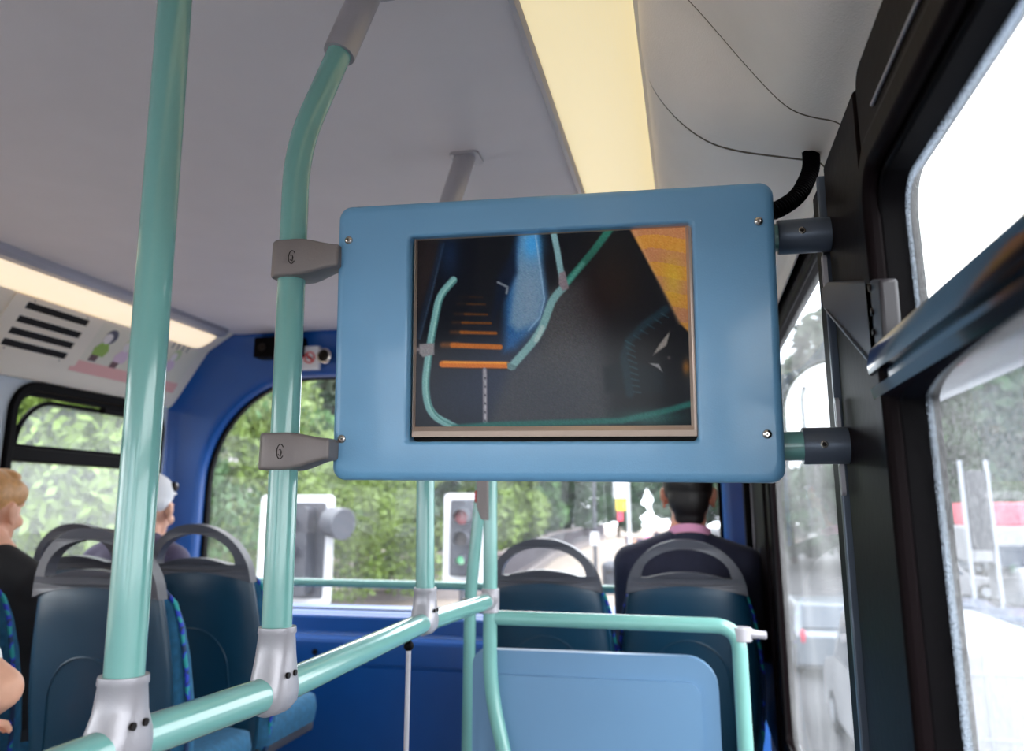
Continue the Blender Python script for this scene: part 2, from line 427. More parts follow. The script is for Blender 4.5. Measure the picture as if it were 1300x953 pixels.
g.loft([gr(1.0, 3.185), gr(.988, 3.185), gr(.988, 3.215), gr(1.0, 3.215), gr(1.0, 3.185)], cap=False).out('window_frame', 'black', w, auto=50)
G().add([(p.x, 3.2, p.y) for p in ri], [tuple(range(len(ri)))]).out('front_pane', 'glass', w)
# ledge and lower front panel, swept across the bus
lp = [(3.22, -.40), (3.185, -.405), (3.12, -.42), (3.112, -.428), (3.108, -.475), (3.09, -.49), (3.055, -.498), (3.045, -.51), (3.04, -.535), (3.04, -.585), (3.048, -.588), (3.048, -.594), (3.04, -.597), (3.04, FL), (3.3, FL), (3.3, -.40)]
XS = -.72
struct(G().loft([[Vector((x, y, z)) for y, z in lp] for x in (XL, XS)]).out('trim_2', 'blue', auto=25))
lq = lp[:7]+[(3.052, -.51), (3.06, -.52), (3.5, -.52), (3.5, -.40)]
struct(G().loft([[Vector((x, y, z)) for y, z in lq] for x in (XS, XR)]).out('trim_5', 'blue', auto=25))
struct(G().box(XS, XR+.03, 3.48, 3.52, FL, -.5).out('wall_front_footwell', 'blue'))
for px in (400, 640, 175):
    p = aty(px, 827, 3.04); b = G(); b.tube([p, p+Vector((0, -.006, 0))], .011, 20)
    tag(b.out('panel_bolt', 'dksteel', bevel=.002), {400: 'round dark bolt on the blue front panel below the window, left of the metal rod', 640: 'dark bolt on the blue front panel behind the pale blue partition', 175: 'dark bolt on the blue front panel hidden behind the left seats'}[px], 'bolt', 'bolts on the front panel')

# right side: near pillar, windows
w = empty('trim_3', (XR, 1.05, FL)); w['kind'] = 'structure'
def rake(y, z, d): return Vector((d, y-(z-.05)*.035, z))
G().prism([(.765, FL), (1.066, FL), (1.066, .415), (.765, .415)], [], rake, .184, .212).out('pillar_body', 'frame', w, bevel=.01)
G().box(.2, .235, 1.045, 1.075, FL, .5).out('pillar_core', 'black', w)
G().prism([(.79, FL), (.972, FL), (.972, .409), (.79, .409)], [], rake, .172, .188).out('pillar_cover', 'frame', w, bevel=.008)
G().prism([(.989, FL), (1.0, FL), (1.0, .40), (.989, .40)], [], rake, .167, .19).out('edge_strip', 'sleeve', w, bevel=.002)
G().prism([(1.01, FL), (1.066, FL), (1.066, .40), (1.01, .40)], [], rake, .172, .19).out('pillar_lip', 'black', w, bevel=.004)
for px, py in ((1047, 345), (1063, 527), (1069, 606)):
    p = atx(px, py, .165); o = rrect(-.006, .006, -.020, .020, .0058)
    G().prism([(p.y+a, p.z+b) for a, b in o], [rrect(p.y-.002, p.y+.002, p.z-.014, p.z+.014, .0019)], YZ, .163, .1675).out('mounting_plate', 'bracketl', w)
# right wall above/below the windows
def rwall(y0, y1, z0, z1, x0=.235, x1=.31): return G().box(x0, x1, y0, y1, z0, z1)
g = rwall(YB, .8, FL, -.47, .205, .225); g.box(.205, .225, YB, .8, .395, .80); g.box(.222, .25, 1.077, YF, FL, -.62); g.box(.222, .25, 1.077, YF, .515, .77)
struct(g.out('wall_right', 'wall'))
# window beside the camera: thick black frame, transom, dirty panes
RW = [(-.55, .762), (-2.1, -.65), (-3.8, -2.2)]
for i, (a, b) in enumerate(RW):
    w = empty('window_%d' % (i+7), (.24, (a+b)/2, -.5)); w['kind'] = 'structure'
    zt = .288
    g = G(); g.prism(rrect(a-.03, b+.0, -.5, .412, .02), [rrect(a+.04, b-.035, -.46, zt, (.02, .02, .045, .045))], YZ, .172, .1995)
    g.out('window_frame', 'frame', w, bevel=.006)
    g = G(); ring(g, a+.015, b-.012, -.48, zt+.032, .06, .03, YZ, .160, .177); g.out('raised_bead', 'frame', w, bevel=.006)
    g = G(); ring(g, a+.034, b-.03, -.466, zt+.006, .045, .012, YZ, .172, .205); g.out('inner_frame', 'black', w, bevel=.003)
    G().box(.169, .172, a+.06, b-.06, zt+.060, zt+.063).out('highlight_strip', 'bracketl', w, bevel=.001)  # pale strip painting the highlight line along the black frame
    # transom with its stepped, glossy faces
    tp = [(.21, .147), (.180, .145), (.160, .138), (.157, .124), (.158, .116), (.164, .114), (.164, .107), (.158, .103), (.160, .094), (.172, .089), (.21, .089)]
    G().loft([[Vector((x, y, z)) for x, z in tp] for y in (a+.02, b-.01)]).out('transom', 'navy', w, auto=25)
    G().prism(rrect(a+.04, b-.035, .12, zt, (.004, .004, .04, .04)), [], YZ, .1955, .1985).out('hopper_pane', 'glassmid' if i == 0 else 'glass', w)
    G().prism(rrect(a+.04, b-.035, -.46, .12, .01), [], YZ, .1955, .1985).out('lower_pane', 'glassdirty' if i == 0 else 'glass', w)
    if i == 0:
        g = G(); ring(g, a+.04, b-.036, .12, zt-.001, .04, .014, YZ, .1935, .1952); g.out('speckled_edge', 'frit', w)
        g = G().prism([(b-.056, .092), (b-.0355, .092), (b-.0355, -.455), (b-.064, -.455)], [], YZ, .1935, .1952); g.out('speckled_edge', 'frit', w)
# far window
w = empty('window_10', (.27, 1.9, -.6)); w['kind'] = 'structure'
g = G(); g.prism(rrect(1.077, 3.03, -.66, .52, .01), [rrect(1.13, 2.36, -.6, .40, .03)], YZ, .214, .24); g.out('window_frame', 'frame', w, bevel=.006)
g = G(); ring(g, 1.11, 2.38, -.62, .42, .04, .024, YZ, .206, .217); g.out('raised_bead', 'black', w, bevel=.005)
G().prism(rrect(1.13, 2.36, -.6, .40, .03), [], YZ, .227, .230).out('side_pane', 'glassmid', w)
# front corner pillar
w = empty('trim_4', (.25, 2.9, FL)); w['kind'] = 'structure'
G().box(.205, .222, 2.55, 2.99, -.7, .46).out('pillar_cover', 'frame', w, bevel=.01)
G().box(.203, .214, 3.012, 3.024, -.5, .46).out('edge_strip', 'bracketl', w, bevel=.001)  # pale strip standing in for the daylit edge of the side glass
G().box(.18, .225, 3.03, 3.10, -.49, .46).out('corner_post', 'black', w, bevel=.01)

# ------------------------------------------------------------------ the video screen in its blue housing
TW, TH = .5276, .3412
ta, tb, tr_ = .0324, -.077, -.0132
rx = Vector((math.cos(ta)*math.cos(tr_), math.sin(ta)*math.cos(tr_), math.sin(tr_)))
uz = Vector((-math.sin(tr_), math.sin(tb), math.cos(tb))); uz = (uz-rx*uz.dot(rx)).normalized()
fy = uz.cross(rx)
TC = Vector((-.1599, .9, .1995))
tv = empty('video_screen', TC, 'sky blue boxed video screen hung between the grab pole and the window pillar', 'screen', world_parts=False)
tv.matrix_world = Matrix(((rx.x, fy.x, uz.x, TC.x), (rx.y, fy.y, uz.y, TC.y), (rx.z, fy.z, uz.z, TC.z), (0, 0, 0, 1)))
tv.rotation_mode = 'QUATERNION'
def tvp(u, v, d=0):       # a point of the photograph on the plane d behind the housing's face
    q = atpl(u, v, TC+fy*d, fy)-TC
    return q.dot(rx), q.dot(uz)
w2, h2 = TW/2, TH/2
h = [tvp(519, 300), tvp(881, 283), tvp(884, 559), tvp(516, 561)]
ox0, ox1, oz0, oz1 = (h[0][0]+h[3][0])/2, (h[1][0]+h[2][0])/2, (h[2][1]+h[3][1])/2, (h[0][1]+h[1][1])/2
DEP = .082
g = G(); oo = rrect(-w2, w2, -h2, h2, .016); ii = rrect(ox0, ox1, oz0, oz1, .006)
n = len(oo)
def sc(pts, e, c=(0, 0)): return [(p[0]-e*(1 if p[0] > c[0] else -1), p[1]-e*(1 if p[1] > c[1] else -1)) for p in pts]
mx, mz = (ox0+ox1)/2, (oz0+oz1)/2
L_ = [(sc(ii, 0), .030), (sc(ii, 0), .004), (sc(ii, -.001, (mx, mz)), .0015), (sc(ii, -.0035, (mx, mz)), 0), (sc(ii, -.0042, (mx, mz)), 0), (sc(ii, -.006, (mx, mz)), 0), (sc(oo, .014), 0), (sc(oo, .011), 0), (sc(oo, .010), 0), (sc(oo, .006), .0006), (sc(oo, .002), .003), (sc(oo, .0005), .0065), (sc(oo, 0), .011), (sc(oo, 0), DEP-.004), (sc(oo, .004), DEP), (sc(oo, .05), DEP)]
g.loft([[Vector((a, d, b)) for a, b in pts] for pts, d in L_], cap=False)
g.add([(a, DEP, b) for a, b in sc(oo, .05)], [tuple(range(n))])
g.out('housing', 'tvblue', tv, auto=60)
G().add([(a, .0299, b) for a, b in rrect(ox0-.004, ox1+.004, oz0-.004, oz1+.004, .004)], [tuple(range(n))]).add([(a, .031, b) for a, b in rrect(ox0-.004, ox1+.004, oz0-.004, oz1+.004, .004)], [tuple(range(n))]).out('screen_surround', 'dark', tv)
D1 = .016
s = [tvp(530, 286, D1), tvp(873, 272, D1), tvp(874, 538, D1), tvp(528, 543, D1)]
sx0, sx1, sz0, sz1 = (s[0][0]+s[3][0])/2, (s[1][0]+s[2][0])/2, (s[2][1]+s[3][1])/2, (s[0][1]+s[1][1])/2
bx0 = ox0+.0035; bx1 = min(ox1-.0005, sx1+.009); bz0 = tvp(700, 554, D1-.003)[1]; bz1 = oz1-.0005
sz1 = min(sz1, oz1-.001)
# bezel: a chamfered frame sloping down to the glass
g = G()
bo = [(bx0, bz0), (bx1, bz0), (bx1, bz1+.004), (bx0, bz1+.004)]; bi = [(sx0, sz0), (sx1, sz0), (sx1, sz1), (sx0, sz1)]
def q4(pts, d): return [Vector((a, d, b)) for a, b in pts]
mid = [((a[0]+b[0])/2, (a[1]*.45+b[1]*.55)) for a, b in zip(bo, bi)]
g.loft([q4(bo, .030), q4(bo, .011), q4(mid, .0105), q4(bi, D1-.001), q4(bi, .03)], cap=False)
g.out('bezel', 'bezel', tv, auto=5)

# the picture: what the stairwell camera shows, given off by the screen itself
PX0, PX1, PY0, PY1 = 92.0, 1152.0, 72.0, 818.0
NX, NY = 264, 190
U, V = np.meshgrid(np.linspace(PX0, PX1, NX), np.linspace(PY0, PY1, NY))
img = np.zeros((NY, NX, 3)); img[:] = (15, 17, 22)
def sm(x): x = np.clip(x, 0, 1); return x*x*(3-2*x)
def poly_d(pts):
    d = np.full(U.shape, 1e9); inside = np.zeros(U.shape, bool)
    for i in range(len(pts)):
        (x0, y0), (x1, y1) = pts[i], pts[(i+1) % len(pts)]
        ex, ey = x1-x0, y1-y0; t_ = np.clip(((U-x0)*ex+(V-y0)*ey)/(ex*ex+ey*ey), 0, 1)
        d = np.minimum(d, np.hypot(U-x0-t_*ex, V-y0-t_*ey))
        c = ((y0 > V) != (y1 > V)) & (U < (x1-x0)*(V-y0)/((y1-y0) or 1e-9)+x0); inside ^= c
    return np.where(inside, -d, d)
def paint(d, col, soft=4, a=1.0):
    k = (sm(.5-d/(2*soft))*a)[..., None]; img[:] = img*(1-k)+np.array(col if np.ndim(col) else (col,)*3, float)*k
def poly(pts, col, soft=4, a=1.0): paint(poly_d(pts), col, soft, a)
def line(pts, w, col, soft=3, a=1.0):
    d = np.full(U.shape, 1e9)
    for (x0, y0), (x1, y1) in zip(pts, pts[1:]):
        ex, ey = x1-x0, y1-y0; t_ = np.clip(((U-x0)*ex+(V-y0)*ey)/(ex*ex+ey*ey), 0, 1)
        d = np.minimum(d, np.hypot(U-x0-t_*ex, V-y0-t_*ey))
    paint(d-w/2, col, soft, a)
def glow(cx, cy, rx_, ry_, col, a):
    k = (np.exp(-(((U-cx)/rx_)**2+((V-cy)/ry_)**2))*a)[..., None]; img[:] = img*(1-k)+np.array(col, float)*k
def bz2(pts, n=14):
    return [tuple(p) for p in [(q.x, q.y) for q in fillet([(a, b, 0) for a, b in pts], 60, n)]]
glow(150, 300, 90, 420, (40, 30, 28), .8)
glow(300, 690, 260, 160, (30, 36, 52), .95)
glow(480, 640, 180, 200, (34, 44, 70), .8)
poly([(560, 330), (760, 260), (830, 420), (850, 820), (380, 820), (470, 600), (600, 500)], (62, 62, 66), 40, .8)
glow(700, 480, 130, 200, (76, 74, 74), .7); glow(760, 600, 110, 200, (66, 68, 74), .6)
glow(640, 700, 160, 120, (50, 54, 64), .6)
poly([(200, 72), (340, 72), (330, 330), (240, 480), (100, 520), (95, 400)], (9, 12, 20), 20)
line([(200, 90), (150, 300), (105, 470)], 8, (44, 62, 82), 4); line([(190, 95), (130, 330), (100, 460)], 18, (24, 34, 50), 10, .8)
glow(225, 140, 40, 90, (14, 34, 62), .8)
poly([(505, 72), (580, 72), (615, 330), (585, 430), (490, 520), (450, 530), (450, 340)], (34, 84, 136), 26)
poly([(515, 60), (582, 60), (612, 320), (585, 415), (500, 450), (470, 420)], (98, 130, 158), 18)
glow(545, 330, 50, 130, (116, 138, 160), .7); glow(560, 110, 40, 60, (60, 150, 216), .9)
line([(575, 72), (608, 330), (590, 400), (545, 450)], 5, (140, 176, 206), 3, .8)
poly([(440, 340), (500, 220), (490, 120), (420, 240), (400, 420)], (12, 22, 40), 16, .9)
line([(424, 256), (462, 276), (458, 300)], 9, (132, 138, 146), 4, .8)
for y, x0, x1, wd, c in ((378, 250, 380, 8, (80, 46, 18)), (412, 240, 395, 9, (100, 56, 18)), (450, 235, 415, 12, (140, 76, 20)), (500, 200, 432, 20, (176, 96, 26)), (338, 260, 372, 6, (70, 42, 20)), (310, 270, 362, 5, (50, 32, 18))):
    line([(x0+40, y), (x1, y+wd*.6)], wd, c, 4); line([(x0, y-2), (x0+60, y)], wd, c, 10, .5)
line([(200, 574), (300, 578), (460, 583)], 26, (200, 106, 24), 4); line([(205, 566), (455, 575)], 7, (246, 168, 60), 4, .7); line([(190, 590), (470, 600)], 6, (40, 20, 12), 3, .8)
line([(371, 600), (374, 815)], 17, (126, 122, 132), 3); line([(372, 600), (375, 815)], 3, (170, 170, 178), 2)
for k in range(6): glow(373, 632+k*33, 4, 4, (40, 40, 50), 1)
P_ = bz2([(242, 240), (185, 300), (150, 480), (128, 660), (150, 770), (260, 825)])
line(P_, 30, (110, 158, 158), 4); line([(p[0]+5, p[1]) for p in P_], 8, (150, 196, 190), 5, .8); line([(p[0]+11, p[1]+2) for p in P_], 6, (36, 90, 88), 4, .7)
poly([(104, 492), (165, 490), (166, 535), (120, 545), (104, 530)], (128, 124, 128), 4); glow(98, 514, 8, 8, (150, 140, 140), .9)
line([(250, 822), (400, 812), (900, 800), (1080, 760), (1150, 740)], 22, (30, 92, 86), 7)
glow(1000, 790, 120, 30, (46, 110, 104), .7)
line([(645, 60), (662, 150), (678, 250)], 24, (122, 160, 166), 4)
line([(870, 60), (800, 150), (694, 270)], 28, (38, 116, 100), 5); line([(760, 195), (690, 280)], 16, (86, 168, 154), 5, .8)
line(bz2([(686, 282), (640, 330), (600, 440), (560, 500), (478, 588)]), 30, (116, 156, 158), 4); line([(600, 440), (575, 490)], 18, (170, 190, 188), 5, .7)
poly([(668, 228), (690, 222), (704, 290), (680, 298), (664, 270)], (130, 118, 126), 4)
poly([(460, 572), (498, 588), (490, 602), (462, 598)], (90, 120, 124), 4)
glow(860, 300, 120, 150, (30, 18, 16), .9); glow(1000, 520, 150, 160, (14, 12, 15), .85)
poly([(835, 600), (930, 570), (1060, 620), (1060, 700), (840, 690)], (14, 22, 28), 16)
line([(1070, 385), (990, 440), (930, 500), (910, 560), (930, 700)], 30, (22, 44, 54), 9, .8)
for k in range(9): line([(918+k*3.2, 500+k*24), (950+k*2.5, 520+k*22)], 5, (50, 88, 98), 3, .6)
for k in range(5): line([(950+k*26, 480-k*20), (975+k*26, 496-k*20)], 5, (40, 72, 84), 3, .6)
poly([(1084, 468), (1070, 520), (1018, 558), (1045, 515)], (124, 118, 114), 3); poly([(1002, 586), (1040, 590), (1054, 622), (1034, 604)], (120, 120, 122), 3)
glow(1078, 568, 6, 6, (90, 84, 84), .9)
poly([(940, 60), (1160, 60), (1160, 480), (1125, 440), (1060, 300)], (172, 116, 60), 7)
k = (sm(.5-poly_d([(940, 60), (1160, 60), (1160, 480), (1125, 440), (1060, 300)])/14))[..., None]
bands = np.sin(V/17+np.sin(U/50)*.8); c2 = np.where((bands > 0)[..., None], np.array((184, 128, 56.)), np.array((166, 112, 84.)))
c2 = c2+(np.clip((260-V)/200, -1, 1)[..., None])*np.array((16, 10, 2.)); gy = np.exp(-((U-1100)/40)**2-((V-270)/90)**2)[..., None]; c2 = c2*(1-gy*.6)+np.array((190, 170, 40.))*gy*.6
img[:] = img*(1-k*.8)+c2*k*.8
line([(962, 80), (1030, 240), (1120, 440)], 8, (220, 170, 120), 9, .35); glow(1140, 605, 14, 28, (130, 84, 30), .9)
img += rng.normal(0, 1, (NY, NX, 1))*np.clip(img.mean(-1, keepdims=True)*.06, 1.2, 5)+rng.normal(0, 1.5, (NY, NX, 3))
img = np.clip(img, 0, 255)/255
imgl = np.where(img <= .04045, img/12.92, ((img+.055)/1.055)**2.4)
# grid on the glass, trapezoid mapped so the picture fills the bezel
vs = []; fs = []
for j in range(NY):
    for i in range(NX):
        vs.append((sx0+(sx1-sx0)*i/(NX-1), D1, sz1+(sz0-sz1)*j/(NY-1)))
for j in range(NY-1):
    for i in range(NX-1): k = j*NX+i; fs.append((k, k+1, k+NX+1, k+NX))
k0 = len(vs); vs += [(sx0, D1+.002, sz0), (sx1, D1+.002, sz0), (sx1, D1+.002, sz1), (sx0, D1+.002, sz1)]; fs.append((k0, k0+1, k0+2, k0+3))
pm = bpy.data.materials.new('screen_picture'); pm.use_nodes = True
b = pm.node_tree.nodes['Principled BSDF']; ca = pm.node_tree.nodes.new('ShaderNodeAttribute'); ca.attribute_name = 'picture'
b.inputs['Base Color'].default_value = (.004, .004, .005, 1); b.inputs['Roughness'].default_value = .12; b.inputs['Specular IOR Level'].default_value = .1
pm.node_tree.links.new(ca.outputs['Color'], b.inputs['Emission Color']); b.inputs['Emission Strength'].default_value = .56
scr = mesh('screen', vs, fs, pm, tv, smooth=False)
at_ = scr.data.color_attributes.new('picture', 'FLOAT_COLOR', 'POINT')
colr = np.zeros((len(vs), 4), np.float32); colr[:, 3] = 1; colr[:NX*NY, :3] = imgl.reshape(-1, 3)
at_.data.foreach_set('color', colr.ravel())
scr['label'] = 'lit screen showing a stairwell view with orange edged steps'
for u, v in ((443, 305), (434, 557), (963, 281), (974, 551)):
    a, c = tvp(u, v); g = G()
    g.loft([[Vector((a+r*math.cos(k*math.pi/12), d, c+r*math.sin(k*math.pi/12))) for k in range(24)] for r, d in ((.0052, .0005), (.0052, -.0012), (.0042, -.0026), (.0024, -.0032), (.0022, -.0012))])
    sc_ = g.out('screw', 'chrome', tv, auto=50)
    g = G(); g.tube([(a, -.0013, c), (a, -.0032, c)], .0009, 10); g.out('screw_pin', 'dksteel', sc_)

# brackets clamped on the pole and running to the housing
def bracket(vz0, vz1, label, mark_px):
    e = empty('screen_bracket', (-.477, .885, vz0), label, 'bracket', 'brackets holding the video screen to the grab pole')
    xs = []
    x_l, x_r = -.5035, -.4155
    for t_ in [i/10 for i in range(11)]:
        x = x_l+(x_r-x_l)*t_; e_ = ss(max(0, (t_-.42)/.58))
        z0 = vz0+e_*.012; z1 = vz1-e_*.007; yf = .8615+e_*.012; yb = .909-e_*.006
        if t_ == 0: yf += .008; yb -= .008
        xs.append([Vector((x, a, b)) for a, b in rrect(yf, yb, z0, z1, .004, 4)])
    o = G().loft(xs).out('clamp_arm', 'bracket', e, bevel=.003, auto=50)
    g = G(); cx, cz = -.471, (vz0+vz1)/2-.001; y = .8612
    pts = [Vector((cx+.0042*math.cos(a)*1.05, y, cz+.0085*math.sin(a))) for a in [R_(35+i*(290/16)) for i in range(17)]]
    pts2 = [Vector((cx-.0005+.0022*math.cos(a), y, cz-.001+.0035*math.sin(a))) for a in [R_(-150+i*(280/10)) for i in range(11)]]
    g.tube(pts, .0005, 8); g.tube(pts2, .0004, 8); g.tube([(cx+.001, y, cz+.001), (cx+.001, y, cz-.006)], .0004, 8)
    g.out('moulded_mark', 'dksteel', o)
    return e
zt1, zt0 = aty(350, 305, .865).z, aty(350, 351, .865).z
zb1, zb0 = aty(345, 549, .865).z, aty(345, 596, .865).z
bracket(zt0, zt1, 'upper grey cast bracket gripping the pole left of the video screen', (377, 326))
bracket(zb0, zb1, 'lower grey cast bracket gripping the pole left of the video screen', (365, 571))

# stubs and sleeves on the window side
def mount(c0, c1, zc, yc, label, pxs):
    e = empty('screen_mount', (c1, yc, zc), label, 'bracket', 'mounts between the video screen and the window pillar')
    G().tube([(c0-.03, yc, zc), (c0+.05, yc, zc)], .0165, 28).out('stub_tube', 'teal', e)
    g = G(); xa = c0+pxs; xe = .1715
    g.loft([[Vector((x, yc+r*math.cos(k*math.pi/16), zc+r*math.sin(k*math.pi/16))) for k in range(32)] for x, r in ((xa, .0168), (xa-.0005, .0195), (xa+.0012, .0207), (xe-.004, .0207), (xe, .0207))])
    o = g.out('sleeve', 'sleeve', e, auto=40)
    g = G(); xm = (xa+xe)/2-.004; g.tube([(xm, yc-.0203, zc), (xm, yc-.0225, zc)], .0042, 16); s_ = g.out('sleeve_screw', 'chrome', e, bevel=.0006)
    g = G(); g.tube([(xm, yc-.0224, zc), (xm, yc-.0232, zc)], .0022, 12); g.out('screw_socket', 'dksteel', s_)
p1 = aty(1000, 301, .955); p2 = aty(1022, 566, .955)
mount(.1, .17, p1.z, .955, 'upper slate grey sleeve joining the video screen to the window pillar', .013)
mount(.098, .17, p2.z, .955, 'lower slate grey sleeve joining the video screen to the window pillar', .026)

# corrugated hose down from the duct behind the screen
hp = fillet([aty(1030, 203, 1.06)+Vector((0, 0, .02)), aty(1031, 214, 1.05), aty(1014, 250, 1.03), aty(985, 268, 1.01), aty(955, 275, 1.0)], .06, 12)
hs = []; rs = []
acc = 0; L2 = []
for i in range(len(hp)-1):
    nseg = max(1, int((hp[i+1]-hp[i]).length/.0009))
    for k in range(nseg): L2.append(hp[i].lerp(hp[i+1], k/nseg))
g = G(); g.tube(L2, [.0090+(.0024 if (i//2) % 2 else -.0004) for i in range(len(L2))], 18)
tag(g.out('corrugated_hose', 'black', auto=20), 'black corrugated cable hose dropping from the duct behind the screen', 'hose')

# flap-like plastic cover on the pillar
fp = [(1043, 366), (1050, 358), (1117, 354), (1121, 400), (1124, 445), (1106, 460), (1098, 456), (1046, 392)]
ov = [atx(u, v, .161) for u, v in fp]
e = empty('pillar_cover_plate', ov[6], 'dark grey angular plastic cover with screws on the window pillar', 'cover')
o2 = [(p.y, p.z) for p in fillet([(q.y, q.z, 0) for q in [Vector((0, p.y, p.z)) for p in ov]]+[(ov[0].y, ov[0].z, 0)], .006, 4)] if False else [(p.y, p.z) for p in ov]
G().prism(o2, [], YZ, .160, .175).out('plate', 'plate', e, bevel=.003)
a_, b_ = atx(1049, 394, .159), atx(1102, 457, .159)
g = G(); dv = (b_-a_).normalized(); nv = Vector((0, dv.z, -dv.y))
g.add([a_+nv*s1+Vector((dx, 0, 0)) for dx in (-.001, .016) for s1 in (-.0012, .0014)]+[b_+nv*s1+Vector((dx, 0, 0)) for dx in (-.001, .016) for s1 in (-.0012, .0014)], [(0, 1, 3, 2), (4, 6, 7, 5), (0, 4, 5, 1), (2, 3, 7, 6), (0, 2, 6, 4), (1, 5, 7, 3)])
g.out('folded_lip', 'sleeve', e, bevel=.0008)
for u, v in ((1105, 365), (1108, 396), (1110, 422)):
    p = atx(u, v, .160); G().tube([p, p+Vector((-.0018, 0, 0))], .0032, 16).out('screw', 'dksteel', e, bevel=.0005)

# ------------------------------------------------------------------ poles and rails
PR = .0172
def saddle(x, y, zt, zr, e, name='socket', mt='bracketl'):
    secs = []
    for z, ra, rb, ex in ((zt, .0182, .0182, 2), (zt+.0003, .0212, .0212, 2), (zt-.006, .0218, .0218, 2), (zt-.008, .0206, .0206, 2), (zt-.03, .0215, .0235, 2.2), (zr+.012, .0225, .03, 2.6), (zr, .0228, .032, 3), (zr-.012, .0215, .030, 3), (zr-.021, .014, .026, 2.6), (zr-.0235, .006, .020, 2.4)):
        s_ = []
        for k in range(32):
            a = 2*math.pi*k/32; c, s1 = math.cos(a), math.sin(a)
            s_.append(Vector((x+ra*math.copysign(abs(c)**(2/ex), c), y+rb*math.copysign(abs(s1)**(2/ex), s1), z)))
        secs.append(s_)
    o = G().loft(secs).out(name, mt, e, auto=45)
    g = G(); g.box(x-.0004, x+.0004, y-.034, y-.02, zr-.005, zt-.004)
    g2 = G()
    for dy in (-.012, .004):
        g2.tube([(x+.0215, y+dy, zr+.02), (x+.0243, y+dy, zr+.02)], .0034, 12)
    g2.out('socket_screws', 'dksteel', o)
    return o
def flange(top, dirv, e, r=.024, ln=.12):
    d = Vector(dirv).normalized(); a = top-d*ln
    g = G(); g.tube([a, a+d*.004, top+d*.01], [r*.97, r, r], 28); o = g.out('ceiling_socket', 'bracketl', e, auto=40)
    g = G(); q = rrect(top.x-.030, top.x+.034, top.y-.03, top.y+.034, .012); g.prism(q, [], XY, CE-.006, CE); g.out('flange_plate', 'bracketl', e, bevel=.002)
RZ = -.203
# near pole
q0, q1 = aty(158, 850, .66), aty(222, 2, .66); qs = (q1-q0)/(q1.z-q0.z); q2 = q0+qs*(.745-q0.z)
e = empty('grab_pole', (q0.x, .66, RZ), 'teal upright grab pole nearest the camera, in front of the left seats', 'pole', 'teal upright poles along the stair rail')
G().tube([q0+qs*(-.19-q0.z), q1, q2], PR, 32).out('tube', 'teal', e, auto=60)
saddle(q0.x, .66, aty(160, 864, .64).z, RZ, e)
flange(Vector((q2.x, .66, .745)), qs, e)
# the pole carrying the screen
e = empty('grab_pole', (-.477, .885, RZ), 'teal grab pole with a bent top, carrying the video screen brackets', 'pole', 'teal upright poles along the stair rail')
pt = fillet([(-.474, .885, -.19), (-.4855, .885, .462), (-.425, .958, .745)], .06, 14)
G().tube(pt, PR, 32).out('tube', 'teal', e, auto=60)
saddle(-.474, .885, aty(356, 799, .865).z, RZ, e)
dd = (pt[-1]-pt[-2]).normalized(); flange(Vector((-.425, .958, .745)), dd, e, .0225, .135)
# next pole
e = empty('grab_pole', (-.49, 1.47, RZ), 'teal grab pole seen below the screen, left of the bell push pole', 'pole', 'teal upright poles along the stair rail')
pt = fillet([(-.492, 1.47, -.19), (-.504, 1.47, .462), (-.447, 1.545, .745)], .06, 14)
G().tube(pt, PR, 28).out('tube', 'teal', e, auto=60)
saddle(-.492, 1.47, aty(537, 747, 1.45).z, RZ, e)
dd = (pt[-1]-pt[-2]).normalized(); flange(Vector((-.447, 1.545, .745)), dd, e, .0225, .17)
# pole at the end of the rail
YE = 1.97
xe = aty(623, 700, YE).x
e = empty('grab_pole', (xe, YE, FL), 'teal grab pole at the end of the stair rail, carrying the bell push', 'pole', 'teal upright poles along the stair rail')
G().tube(fillet([(xe+.10, YE, FL), (xe+.05, YE, -.62), (xe, YE, -.42), (xe-.004, YE, .745)], .08, 10), PR, 28).out('tube', 'teal', e, auto=60)
zc = aty(625, 762, YE).z
g = G(); g.tube([(xe, YE, zc-.028), (xe, YE, zc+.028)], .0212, 28); g.tube([(xe, YE-.01, zc), (xe-.002, YE-.045, zc+.002)], .0205, 24); g.out('clamp', 'bracketl', e, bevel=.002)
# handrail above the stairs
e = empty('stair_handrail', (-.47, .3, RZ), 'teal slanting handrail along the stairwell joining the grab poles', 'handrail')
G().tube([(q0.x, .18, RZ), (q0.x, .66, RZ), (-.474, .885, RZ), (-.492, 1.47, RZ-.002), (xe-.002, YE-.02, zc)], .0182, 32).out('tube', 'teal', e, auto=60)
# rod under the rail
p = aty(519, 815, 1.36)
e = empty('support_rod', (p.x, p.y, FL), 'thin pale metal rod with a black ball top under the handrail', 'rod')
G().tube([(p.x, p.y, p.z-.01), (p.x, p.y, FL)], .0042, 16).out('rod', 'bracketl', e)
g = G(); g.ball((p.x, p.y, p.z-.006), .0085, 16, 12); g.tube([(p.x, p.y, p.z), (p.x, p.y, RZ-.014)], .004, 12); g.out('ball_top', 'black', e)
# slanted pole further on
xa, xb = aty(597, 745, 2.3), aty(611, 620, 2.3)
e = empty('grab_pole', (xa.x, 2.3, FL), 'slimmer teal grab pole leaning right, behind the stair rail end', 'pole')
dx = (xb.x-xa.x)/(xb.z-xa.z)
G().tube(fillet([(xa.x-.005, 2.3, FL), (xa.x, 2.3, xa.z-.03), (xb.x, 2.3, xb.z), (xb.x+dx*.3, 2.3, xb.z+.3), (xb.x+dx*.3, 2.3, .745)], .04, 6), .0172, 24).out('tube', 'teal', e, auto=60)
zc5 = aty(595, 768, 2.3).z
g = G(); g.tube([(xa.x-.001, 2.3, zc5-.02), (xa.x-.001, 2.3, zc5+.02)], .0215, 24); g.tube([(xa.x, 2.3, zc5), (xe, YE+.02, zc5+.03)], .017, 20); g.out('clamp', 'bracket', e, bevel=.002)
